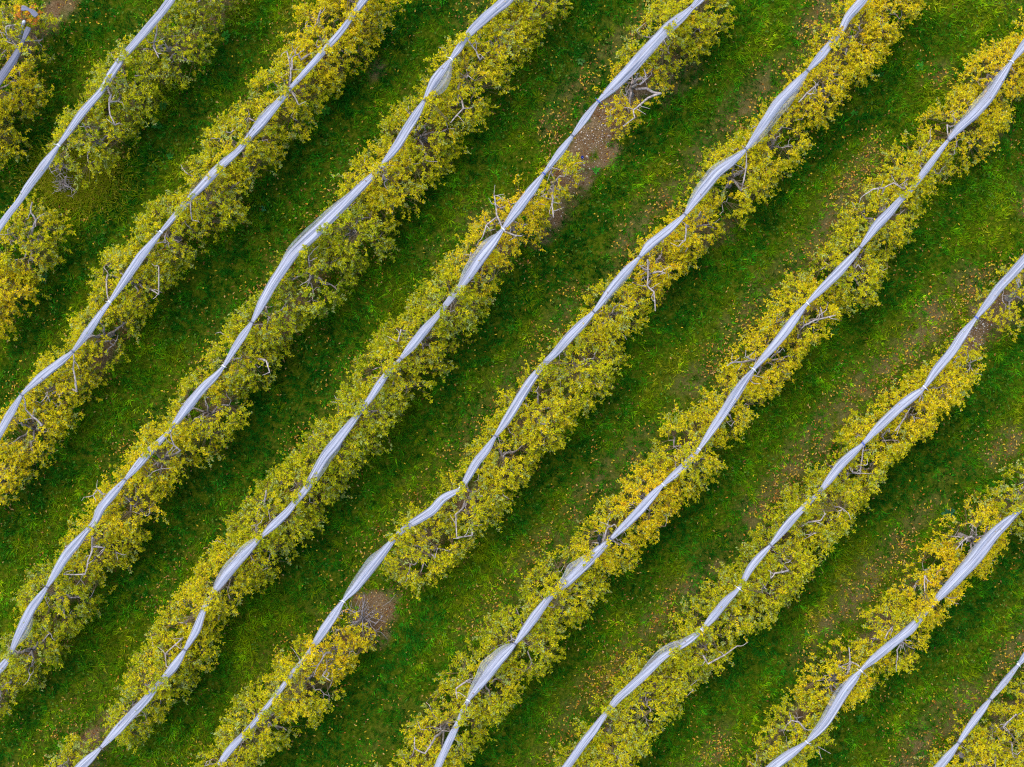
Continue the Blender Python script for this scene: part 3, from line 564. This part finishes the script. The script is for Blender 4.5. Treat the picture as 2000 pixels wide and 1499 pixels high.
        uvw = np.stack([np.broadcast_to(v_[None] * .5 + fr, (n, K)), np.broadcast_to(s[ks][:, None], (n, K)), np.zeros((n, K))], -1).reshape(-1, 3)
        link('loose_fold', mesh_np('loose_fold', Vf.reshape(-1, 3) - o0, qf.ravel(), np.arange(len(qf)) * 4, [M_sheer], smooth=True, uv=uvw), root)
    if ri == 0:                                      # the folded-over end of the grey net
        ep = np.array([P(57, 50, 2.8), P(62, 40, 2.75), P(73, 33, 2.7), P(62, 22, 2.72), P(52, 17, 2.72), P(41, 16, 2.65)])[2:]
        tt = np.linspace(0, 1, 30); ep = np.stack([np.interp(tt, np.linspace(0, 1, 4), ep[:, i]) for i in range(3)], -1); ep = smooth(ep, 7)
        t = nrm(np.gradient(ep, axis=0)); sd_ = nrm(np.cross(t, [0, 0, 1.])); th = np.arange(16) * 2 * PI / 16
        rr_ = .065 + .02 * np.sin(tt * 9)
        V = ep[:, None] + sd_[:, None] * (rr_[:, None] * np.cos(th)[None])[..., None] + np.array([0, 0, 1.]) * (.03 * np.sin(th) + .012 * np.sin(3 * th))[None, :, None]
        n = 30; M = 16; ii = np.arange(n * M).reshape(n, M); jj = np.roll(ii, -1, 1); qf = np.stack([ii[:-1], jj[:-1], jj[1:], ii[1:]], -1).reshape(-1, 4)
        lp = np.concatenate([qf.ravel(), ii[0][::-1], ii[-1]]); st = np.concatenate([np.arange(len(qf)) * 4, [len(qf) * 4, len(qf) * 4 + M]])
        uvw = np.stack([np.broadcast_to(np.cos(th)[None] * .5, (n, M)), np.broadcast_to(tt[:, None], (n, M)), np.zeros((n, M))], -1).reshape(-1, 3)
        link('net_end', mesh_np('net_end', V.reshape(-1, 3) - o0, lp, st, [M_netgrey], smooth=True, uv=uvw), root)

n = len(SNAG); a = rng.uniform(0, 2 * PI, n)
V, C = leaves(np.array(SNAG), np.stack([np.cos(a), np.sin(a), rng.normal(0, .15, n)], -1), rng.uniform(.04, .08, n), rng.uniform(.02, .035, n),
              np.array([(.55, .42, .03), (.42, .30, .08), (.24, .12, .04), (.22, .26, .03)])[rng.integers(0, 4, n)], np.array([0, 0, 1.]) + rng.normal(0, .2, (n, 3)), fold=.3)
tag(link('snagged_leaves', leaf_mesh('snagged_leaves', V, C, [M_fallen])), 'single leaves dropped on top of the rolled nets', 'fallen leaves', kind='stuff')

# ------------------------------------------------------------------ trees
LC = np.array([(.10, .20, .012), (.30, .36, .010), (.54, .53, .008), (.72, .61, .010), (.84, .65, .012), (.88, .52, .010), (.70, .22, .03), (.45, .09, .05)])
LH = np.array([-.35, 0, .38, .65, .95, 1.25, 1.55, 1.9])
def lcol(h):
    return np.stack([np.interp(h, LH, LC[:, i]) for i in range(3)], -1)
def seg_dist(p, a, b):
    ab = b - a; t = np.clip(((p - a) @ ab) / (ab @ ab + 1e-9), 0, 1)
    return np.linalg.norm(p - (a + t[:, None] * ab), axis=1)
def adj(h):
    return ('green' if h < .32 else 'olive-green' if h < .46 else 'yellow-green' if h < .62 else 'yellow' if h < .82 else 'golden' if h < 1.0 else 'orange-yellow')
hint_of = {}
for hi, pl in enumerate(HINTS):
    mid = np.mean(np.array(pl, float), 0)
    dist = [math.hypot(mid[0] - t[1], mid[1] - t[2]) for t in TREES]; hint_of.setdefault(int(np.argmin(dist)), []).append(np.array(pl, float))
cover_of = {}
for c in COVER:
    dist = [math.hypot(c[0] - t[1], c[1] - t[2]) for t in TREES]; cover_of.setdefault(int(np.argmin(dist)), []).append(c)
SPARSE = {(1240, 175): .36, (985, 425): .6, (925, 515): .55, (1085, 375): .75, (2000, 590): .8, (36, 92): .7}
rows_n = {}
def limb_path(p0, p1, n=7, wob=.05, arch=.25):
    t = np.linspace(0, 1, n)[:, None]; q_ = p0 + (p1 - p0) * t
    q_[:, 2] = p0[2] + (p1[2] - p0[2]) * (t[:, 0] ** (1 - arch))
    j = rng.normal(0, wob, (n, 3)); j[0] = 0; j[-1] *= .5; return q_ + j
for ti, (ri, px, py, ha, hb) in enumerate(TREES):
    kz = (H - ZC) / FPX
    b3 = P(px, py, ZC); base = np.array([b3[0], b3[1], 0.]); base[:2] += rng.normal(0, .08, 2); base[2] = ground_z(base[0], base[1]) - .02
    ax = np.array([U[0], -U[1], 0.]); bx_ = np.array([Vv[0], -Vv[1], 0.])
    a, b = ha * kz * 1.16, max(hb * kz * .96, .46)
    hue = hue_at(px, py) * .93 + .03; dens = 1.0
    for k_, v_ in SPARSE.items():
        if math.hypot(px - k_[0], py - k_[1]) < 38: dens = v_
    ztop = 2.62 + rng.normal(0, .12)
    if b < .8: ztop -= .25
    hints = hint_of.get(ti, [])
    rows_n[ri] = rows_n.get(ri, 0) + 1; k = rows_n[ri]
    root = empty('orchard_tree', base)
    if hints and dens < .7: lab = f"sparse {adj(hue)} tree with bare limbs, {ORD[k-1]} from top in {ORD[ri]} row from upper left"
    elif hints: lab = f"{adj(hue)} tree with a bare limb, {ORD[k-1]} from top in {ORD[ri]} row from upper left"
    else: lab = f"{adj(hue)} leafy fruit tree, {ORD[k-1]} from the top in the {ORD[ri]} row from upper left"
    tag(root, lab, 'tree', 'autumn fruit trees in the orchard rows')
    # trunk
    mb = MB(); th_ = rng.uniform(.65, .85); lean_ = np.r_[rng.normal(0, .08, 2), 0]
    top = np.array([0, 0, th_]) + lean_
    mb.tube([np.zeros(3), np.array([0, 0, .08]), top * .5 + rng.normal(0, .015, 3), top, top + [0, 0, .12]], [.12, .085, .07, .068, .05], 9)
    link('trunk', mb.mesh('trunk', [M_bark]), root)
    # limbs
    nl = 5; a0 = rng.uniform(0, 2 * PI); anchors = []
    jobs = []
    for i in range(nl):
        an = a0 + i * 2 * PI / nl + rng.normal(0, .25); rr = rng.uniform(.6, .85)
        end = (ax * math.cos(an) * a + bx_ * math.sin(an) * b) * rr; end[2] = rng.uniform(1.2, 1.85)
        jobs.append((limb_path(top + [0, 0, rng.uniform(-.1, .1)], end), .042, .012))
    jobs.append((limb_path(top, np.array([*rng.normal(0, .2, 2), ztop - .25])), .045, .012))
    for hl in hints:
        q_ = hl.copy(); c0 = np.array([px, py])
        if np.linalg.norm(q_[0] - c0) > np.linalg.norm(q_[-1] - c0): q_ = q_[::-1]
        zz = np.linspace(2.28, 2.5, len(q_))
        w_ = np.array([P(*p, zv) for p, zv in zip(q_, zz)]) - base
        st_ = limb_path(top, w_[0], 5, .03)
        fine = [w_[0]]
        for i in range(len(w_) - 1):
            for f in (.5, 1.0): fine.append(w_[i] + (w_[i + 1] - w_[i]) * f + (rng.normal(0, .012, 3) if f < 1 else 0))
        jobs.append((np.concatenate([st_[:-1], fine]), .044, .017))
    for path, r0, r1 in jobs:
        mb = MB(); n = len(path); mb.tube(path, np.linspace(r0, r1, n), 7); anchors.append(path)
        for _ in range(3):
            i = rng.integers(n // 2, n); q0 = path[i]; dv = rng.normal(0, 1, 3); dv[2] = abs(dv[2]) * .5 + .1; dv[:2] -= q0[:2] * .2; dv = nrm(dv)
            ln = rng.uniform(.22, .42); q1 = q0 + dv * ln; m_ = (q0 + q1) / 2 + rng.normal(0, .04, 3)
            sub = np.array([q0, (q0 + m_) / 2 + rng.normal(0, .015, 3), m_, q1]); mb.tube(sub, [.016, .013, .011, .006], 5); anchors.append(sub)
        link('limb', mb.mesh('limb', [M_bark]), root)
    anc = np.concatenate(anchors)
    # leafy shoots
    area = PI * a * b; ns = int(area * 98 * (.35 + .65 * dens)) + 8
    ph = rng.uniform(0, 6.28, 3)
    rho = np.sqrt(rng.random(ns * 2)) * 1.0; ang = rng.uniform(0, 2 * PI, ns * 2)
    out = (np.abs(np.cos(ang)) ** 3.2 + np.abs(np.sin(ang)) ** 3.2) ** (-1 / 3.2) + .04 * np.sin(2 * ang + ph[0]) + .07 * np.sin(5 * ang + ph[1]) + .06 * np.sin(9 * ang + ph[2])
    # squarer outline along the row so that neighbours knit together
    sx = np.cos(ang) * rho * out; sy = np.sin(ang) * rho * out
    pos = ax[None] * (sx * a)[:, None] + bx_[None] * (sy * b)[:, None]
    cl = fbm(pos[:, 0] + base[0], pos[:, 1] + base[1], 2.3, 81, 2)
    keep = np.argsort(-(cl + rng.normal(0, .16, len(cl))) + (rho < .25) * .05)[:int(ns * (1.0 if dens > .9 else .9))]
    pos = pos[keep]; rho = rho[keep]; ns = len(pos)
    zc = ztop - 1.35 * rho ** 2.6 + (fbm(pos[:, 0] + base[0], pos[:, 1] + base[1], 1.6, 91, 2) - .5) * .7
    pos[:, 2] = np.maximum(.35, zc - .28 - np.abs(rng.normal(0, .30, ns)))
    rad = pos.copy(); rad[:, 2] = 0; rad = nrm(rad)
    sdv = nrm(rad * rng.uniform(.1, .8, ns)[:, None] + np.array([0, 0, 1]) * rng.uniform(.15, .9, ns)[:, None] + rng.normal(0, .42, (ns, 3)))
    slen = rng.uniform(.16, .42, ns)
    inset = np.clip(rho - .8, 0, 1)[:, None] * rng.choice([.8, .3, -.7], (ns, 1), p=[.4, .35, .25]); pos[:, :2] -= rad[:, :2] * inset * slen[:, None] * 2
    shue = hue + rng.normal(0, .19, ns) - .14 * (rho > .75) + .06 * (rho < .4)
    if math.hypot(px - 36, py - 92) < 40:                # the corner tree carries an orange-red tuft at its top end
        tv = (P(50, 25, 2.2) - base)
        more = 26; p2 = tv + rng.normal(0, .22, (more, 3)) * [1, 1, .6]; pos = np.r_[pos, p2]; sdv = np.r_[sdv, rand_dir(more)]; slen = np.r_[slen, rng.uniform(.1, .25, more)]; shue = np.r_[shue, rng.uniform(1.15, 1.75, more)]
    for (cx, cy) in cover_of.get(ti, []):                # shoots that grow up past the net
        more = 7; tgt = np.array([P(*(np.array([cx, cy]) + rng.normal(0, 7, 2)), ZN + rng.uniform(.06, .18)) - base for _ in range(more)])
        dv = nrm(np.c_[rng.normal(0, .5, (more, 2)), rng.uniform(.1, .5, more)]); ln = rng.uniform(.18, .32, more)
        pos = np.r_[pos, tgt - dv * ln[:, None] * .6]; sdv = np.r_[sdv, dv]; slen = np.r_[slen, ln]; shue = np.r_[shue, hue + rng.normal(0, .15, more)]
    ns = len(pos)
    # twigs from the nearest limb to each shoot and along it
    dm = np.linalg.norm(anc[None] - pos[:, None], axis=2); na = anc[np.argmin(dm, 1)]
    ends = [(na, pos, .007, .005), (pos, pos + sdv * slen[:, None], .005, .0025)]; tw = []
    for p0, p1, r0, r1 in ends:
        t_ = nrm(p1 - p0); s_ = nrm(np.cross(t_, rand_dir(len(t_)))); u_ = np.cross(t_, s_)
        for pp, r_ in ((p0, r0), (p1, r1)):
            for kk in range(3):
                tw.append(pp + (s_ * math.cos(kk * 2.094) + u_ * math.sin(kk * 2.094)) * r_)
    tw = np.array(tw).reshape(2, 6, ns, 3).transpose(0, 2, 1, 3).reshape(-1, 3)
    # rosettes of leaves along the shoots
    nn = 6; per = 6
    f = np.tile((np.arange(nn) + .5) / nn, ns); si = np.repeat(np.arange(ns), nn)
    node = pos[si] + sdv[si] * (slen[si] * f)[:, None] + rng.normal(0, .02, (ns * nn, 3))
    li = np.repeat(np.arange(ns * nn), per); q_ = rng.random(len(li)) < (.92 if dens > .9 else .6 + .3 * dens); li = li[q_]; ls = si[li]
    d = nrm(sdv[ls] * .35 + rand_dir(len(li)) * [1, 1, .62] + np.array([0, 0, .10]))
    L = np.clip(rng.normal(.070, .016, len(li)), .035, .115)
    hl_ = shue[ls] + rng.normal(0, .11, len(li))
    if math.hypot(px - 36, py - 92) > 40: hl_ = np.where(hl_ > .9, .9 + (hl_ - .9) * .6, hl_)
    col = lcol(hl_) * rng.uniform(.75, 1.2, len(li))[:, None]
    ps = rng.random(ns) < np.clip(.30 - .30 * shue, .03, .22)      # young shoots with pale grey-green leaves
    pale = rng.random(len(li)) < np.where(ps[ls], .65, .03); col[pale] = np.array([.43, .49, .13]) * rng.uniform(.75, 1.2, pale.sum())[:, None]
    br = rng.random(len(li)) < .045; col[br] = np.array([.22, .10, .04]) * rng.uniform(.6, 1.2, br.sum())[:, None]
    bs_ = node[li]
    ok = np.ones(len(li), bool)
    for hl in hints:                                     # no leaves right over the bare limbs
        wp = bs_ + base + d * (L * .5)[:, None]; kk = FPX / (H - wp[:, 2]); pp = np.stack([1000 + wp[:, 0] * kk, 749.5 - wp[:, 1] * kk], -1)
        for i in range(len(hl) - 1): ok &= ~((seg_dist(pp, hl[i], hl[i + 1]) < 4.5) & (wp[:, 2] > 2.1) & (rng.random(len(li)) < .93))
    wp = bs_ + base; kk = FPX / (H - wp[:, 2]); ok &= ~((np.hypot(1000 + wp[:, 0] * kk - 1172, 749.5 - wp[:, 1] * kk - 1057) < 15) & (wp[:, 2] > 2.0))   # clear air round the perched bird
    nref = nrm(np.array([0, 0, 1.]) + rng.normal(0, .5, (len(li), 3)))
    V, C = leaves(bs_[ok], d[ok], L[ok], L[ok] * rng.uniform(.30, .46, ok.sum()), col[ok], nref[ok])
    link('crown', leaf_mesh('crown', V, C, [M_leaf, M_twig], tw), root)

# ------------------------------------------------------------------ dead tree, bare shrubs, post
def bare(name, px, py, label, cat, lines, nrand, spread, zt, leaf_pts=()):
    b = P(px, py, 0.); b[2] = ground_z(b[0], b[1]); root = empty(name, b); tag(root, label, cat)
    mb = MB(); mb.tube([np.zeros(3), np.array([.02, .01, .15]), np.array([.0, .03, .32])], [.05, .04, .035], 8); link('trunk', mb.mesh('trunk', [M_dead]), root)
    c0 = np.array([0, .03, .3])
    for pl, r0 in lines:
        w_ = np.array([P(x, y, z_) for x, y, z_ in pl]) - b; mb = MB()
        mb.tube(np.concatenate([[c0, (c0 + w_[0]) / 2 + rng.normal(0, .03, 3)], w_]), np.linspace(r0 * 1.1, r0 * .5, len(w_) + 2), 6)
        for _ in range(5):
            i = rng.integers(0, len(w_)); dv = rand_dir(1)[0]; dv[2] *= .4; l_ = rng.uniform(.12, .35)
            mb.tube([w_[i], w_[i] + dv * l_ * .5 + rng.normal(0, .02, 3), w_[i] + dv * l_], [.009, .007, .004], 4)
        link('branch', mb.mesh('branch', [M_dead]), root)
    mb = MB()
    for _ in range(nrand):
        e_ = np.array([rng.normal(0, spread), rng.normal(0, spread), rng.uniform(.1, zt)]); s0 = c0 * rng.uniform(.4, 1) if rng.random() < .22 else e_ * [.5, .5, .6] + rng.normal(0, .08, 3)
        mb.tube([s0, (s0 + e_) / 2 + rng.normal(0, .05, 3), e_], [.009, .007, .004], 4)
    link('twig_tangle', mb.mesh('twig_tangle', [M_dead]), root)
    if leaf_pts:
        bs, cs = [], []
        for (x, y, z_, n_, sp, h_) in leaf_pts:
            q_ = P(x, y, z_) - b; bs.append(q_ + rng.normal(0, sp, (n_, 3))); cs.append(lcol(np.full(n_, h_) + rng.normal(0, .1, n_)) * 1.1)
        bs = np.concatenate(bs); cs = np.concatenate(cs); n_ = len(bs); L = rng.uniform(.06, .1, n_)
        V, C = leaves(bs, rand_dir(n_) * [1, 1, .5], L, L * .42, cs, nrm(np.array([0, 0, 1.]) + rng.normal(0, .4, (n_, 3))))
        link('foliage', leaf_mesh('foliage', V, C, [M_leaf]), root)
bare('dead_tree', 712, 1208, 'dead grey tree on bare soil with a few yellow leaf tufts, beside the sixth net', 'dead tree',
     [([(707,1205,.9),(708,1190,1.1),(711,1174,1.2)],.022),([(708,1192,1.0),(700,1195,1.05),(690,1197,1.1)],.018),([(708,1210,.8),(708,1222,.9)],.018),([(735,1218,.6),(744,1208,.7),(746,1202,.75)],.018),([(724,1222,.5),(733,1232,.55),(720,1237,.6)],.018),([(680,1190,.7),(668,1194,.8),(660,1206,.8)],.016),([(712,1195,.9),(722,1203,.9)],.012),([(690,1215,.6),(695,1225,.6)],.016),([(668,1229,.8),(650,1231,.9),(645,1236,.9)],.024)], 85, .40, .45,
     [(697,1202,1.1,26,.05,.85),(690,1243,.9,46,.075,.85),(678,1232,.9,16,.05,1.0),(676,1228,.9,10,.04,1.25),(675,1195,.9,10,.05,1.3),(735,1205,.3,10,.10,1.0),(752,1225,.2,8,.08,1.1),(695,1228,.8,14,.06,.7),(676,1213,.7,14,.07,.6),(702,1168,.6,6,.04,.8)])
bare('bare_shrub', 118, 326, 'small leafless pink-grey shrub just right of the second net, upper of two', 'shrub',
     [([(122,322,.7),(118,330,.75),(100,336,.8),(96,328,.8)],.018),([(125,322,.8),(122,315,.9),(112,313,.9)],.016),([(110,335,.6),(107,320,.7)],.010),([(120,330,.6),(116,340,.6)],.012),([(128,325,.7),(138,318,.8)],.010),([(130,330,.6),(138,332,.7)],.012)], 90, .17, .7)
bare('bare_shrub', 130, 362, 'small leafless pink-grey shrub among olive weeds, lower of two beside second net', 'shrub',
     [([(128,358,.8),(129,350,.9),(127,345,.9)],.016),([(128,364,.7),(136,366,.8)],.016),([(120,368,.6),(112,375,.7)],.010),([(142,368,.5),(147,376,.6),(140,384,.6)],.010),([(124,352,.7),(119,356,.8)],.010)], 80, .15, .7)

pb = P(31, 96, 0); pt = P(47, 42, 2.5); mb = MB(); base = np.array([pb[0], pb[1], ground_z(pb[0], pb[1]) - .02])
pp = pt - base; mb.tube([np.zeros(3), pp * .5, pp * .985, pp], [.055, .052, .05, .043], 12)
o = empty('wooden_post', base); tag(o, 'weathered grey post leaning at the end of the upper left row', 'post')
link('shaft', mb.mesh('shaft', [M_post]), o)
mb = MB(); a = np.linspace(0, 2 * PI, 15); ta = nrm(pp); s1 = nrm(np.cross(ta, [0, 1, 0])); s2 = np.cross(ta, s1)
for q_ in (.90, .93): mb.tube(pp * q_ + s1 * (np.cos(a) * .054)[:, None] + s2 * (np.sin(a) * .054)[:, None], .006, 5)
link('wire_wrap', mb.mesh('wire_wrap', [M_tie]), o)

# ------------------------------------------------------------------ broad-leaved weeds
def rosette(px, py, r_m, nl, c, label, wide=.34):
    b = P(px, py, 0); b[2] = ground_z(b[0], b[1]) + .06
    root = empty('weed_rosette', b); tag(root, label, 'weed', 'broad-leaved weeds in the grass')
    for i in range(nl):
        an = i * 2.399 + rng.normal(0, .15); k_ = .6 + .4 * (i / nl); Ln = r_m * rng.uniform(.75, 1.1) * k_; wd = Ln * wide * rng.uniform(.85, 1.2)
        el = rng.uniform(.25, .6) + .35 * (1 - i / nl); t = np.linspace(0, 1, 7)
        d = np.array([math.cos(an), math.sin(an), 0]); s = np.array([-math.sin(an), math.cos(an), 0])
        mid = d * (t * Ln * math.cos(el))[:, None] + np.array([0, 0, 1.]) * (Ln * (math.sin(el) * t - .55 * t ** 2 * math.sin(el) - .12 * t ** 3))[:, None]
        w = wd * .5 * np.array([.14, .35, .75, 1.0, .92, .6, .03])
        V = np.concatenate([mid - s * w[:, None] + [0, 0, .012], mid, mid + s * w[:, None] + [0, 0, .012]])
        F = []
        for j in range(6): F += [(j, j + 7, j + 8, j + 1), (j + 7, j + 14, j + 15, j + 8)]
        mb = MB(); cc = np.array(c) * rng.uniform(.7, 1.25); C_ = np.tile(cc, (21, 1)); C_[7:14] *= 1.3
        mb.add(V, F, 0, C_); link('leaf', mb.mesh('leaf', [M_weed]), root)
GRN = (.030, .17, .010); BLU = (.022, .12, .012)
for a_ in [(637,218,.26,20,GRN,'largest bright green weed rosette, right of the third net'),
 (320,207,.26,13,BLU,'bluish green weed clump beside the second row, upper of three there'),(307,245,.28,14,BLU,'bluish green weed clump beside the second row, middle of three there'),(333,306,.20,12,BLU,'bluish green weed clump beside the second row, lowest of three there'),
 (443,72,.26,12,GRN,'green weed near the top, between the second and third nets'),(1630,647,.22,11,BLU,'green weed beside the seventh row, right of its bare forked limb'),(1680,1402,.24,12,BLU,'green weed on the lower right edge of the ninth row'),
 (1134,122,.24,11,(.06,.15,.03),'pale green weed between the fourth and fifth nets near the top'),(1164,333,.22,11,GRN,'green weed on the lower edge of the bare pebbly soil strip'),(1720,147,.20,10,BLU,'green weed right of the golden trees at the top of the sixth row'),
 (1666,222,.20,9,GRN,'green weed below the golden trees at the top of the sixth row'),(1795,132,.26,12,GRN,'green weed near the upper right corner, left of the seventh net'),(1852,1003,.34,18,(.022,.085,.032),'large dark green weed clump at the upper left edge of the ninth row'),
 (774,60,.20,9,BLU,'dark green weed near the top, between the third and fourth nets'),(1575,1236,.20,9,GRN,'green weed between the eighth and ninth nets, low on the right'),(88,545,.26,12,(.03,.10,.02),'dark green weed by the orange trees at the left edge'),(515,408,.16,8,(.03,.14,.05),'small blue-green weed between third and fourth nets, alone in short grass')]:
    rosette(*a_)

# ------------------------------------------------------------------ blue scrap and black bird
b = P(1137, 308, 0); b[2] = ground_z(b[0], b[1]) + .03
mb = MB(); a = np.arange(12) * 2 * PI / 12
prof = [(.0, 0.0), (.040, 0.0), (.046, .01), (.043, .045), (.047, .05), (.040, .047), (.036, .012), (.0, .010)]
V = np.array([[rr * math.cos(t), rr * math.sin(t) * (1 + .12 * math.sin(t)), zz] for rr, zz in prof for t in a]); F = []
for i in range(len(prof) - 1):
    for k in range(12): F.append((i * 12 + k, i * 12 + (k + 1) % 12, (i + 1) * 12 + (k + 1) % 12, (i + 1) * 12 + k))
mb.add(V, F); o = link('plastic_cap', mb.mesh('plastic_cap', [M_blue]), None, b); tag(o, 'small round blue plastic scrap lying on bare pebbly soil', 'litter')

pz = 2.86; b = P(1170, 1052, pz)
root = empty('bird', b); tag(root, 'small black bird perched beside the seventh net', 'bird')
ax3 = np.array([-.12, .99, 0.])                      # body points up the picture
R_ = lambda v: np.stack([v[:, 0] * ax3[1] + v[:, 1] * ax3[0], v[:, 0] * -ax3[0] + v[:, 1] * ax3[1], v[:, 2]], -1)
sec = [(-.215, .004, .02, .004), (-.16, .030, .022, .007), (-.10, .022, .03, .014), (-.075, .034, .045, .030), (-.03, .052, .055, .048), (.02, .052, .065, .050), (.055, .036, .082, .038), (.075, .028, .10, .030), (.095, .030, .108, .030), (.115, .022, .108, .022), (.128, .008, .104, .009)]
V = R_(np.array([[math.cos(t) * w, yy, zz + math.sin(t) * hh] for yy, w, zz, hh in sec for t in np.arange(14) * 2 * PI / 14])); F = []
for i in range(len(sec) - 1):
    for k in range(14): F.append((i * 14 + k, i * 14 + (k + 1) % 14, (i + 1) * 14 + (k + 1) % 14, (i + 1) * 14 + k))
F += [tuple(range(14))[::-1], tuple(range(140, 154))]
mb = MB(); mb.add(V, F); link('body', mb.mesh('body', [M_black]), root)
for sg in (-1, 1):
    ws = [(.045, .030, .075, .012, .03), (.01, .056, .068, .014, .04), (-.05, .050, .058, .010, .034), (-.11, .028, .040, .006, .02), (-.15, .014, .030, .003, .006)]
    V = R_(np.array([[sg * (x0 + math.cos(t) * th), yy, zz + math.sin(t) * hh] for yy, x0, zz, th, hh in ws for t in np.arange(10) * 2 * PI / 10])); F = []
    for i in range(4):
        for k in range(10): F.append((i * 10 + k, i * 10 + (k + 1) % 10, (i + 1) * 10 + (k + 1) % 10, (i + 1) * 10 + k))
    F += [tuple(range(10))[::-1], tuple(range(40, 50))]
    mb = MB(); mb.add(V, F); link('wing', mb.mesh('wing', [M_black]), root)
    mb = MB(); mb.tube(R_(np.array([[sg * .018, .0, .03], [sg * .02, .005, -.01], [sg * .02, .02, -.03], [sg * .02, .04, -.032]])), [.006, .004, .004, .003], 5); link('leg', mb.mesh('leg', [M_beak]), root)
mb = MB(); mb.tube(R_(np.array([[0, .125, .104], [0, .14, .103], [0, .158, .099]])), [.008, .006, .0015], 6); link('beak', mb.mesh('beak', [M_beak]), root)
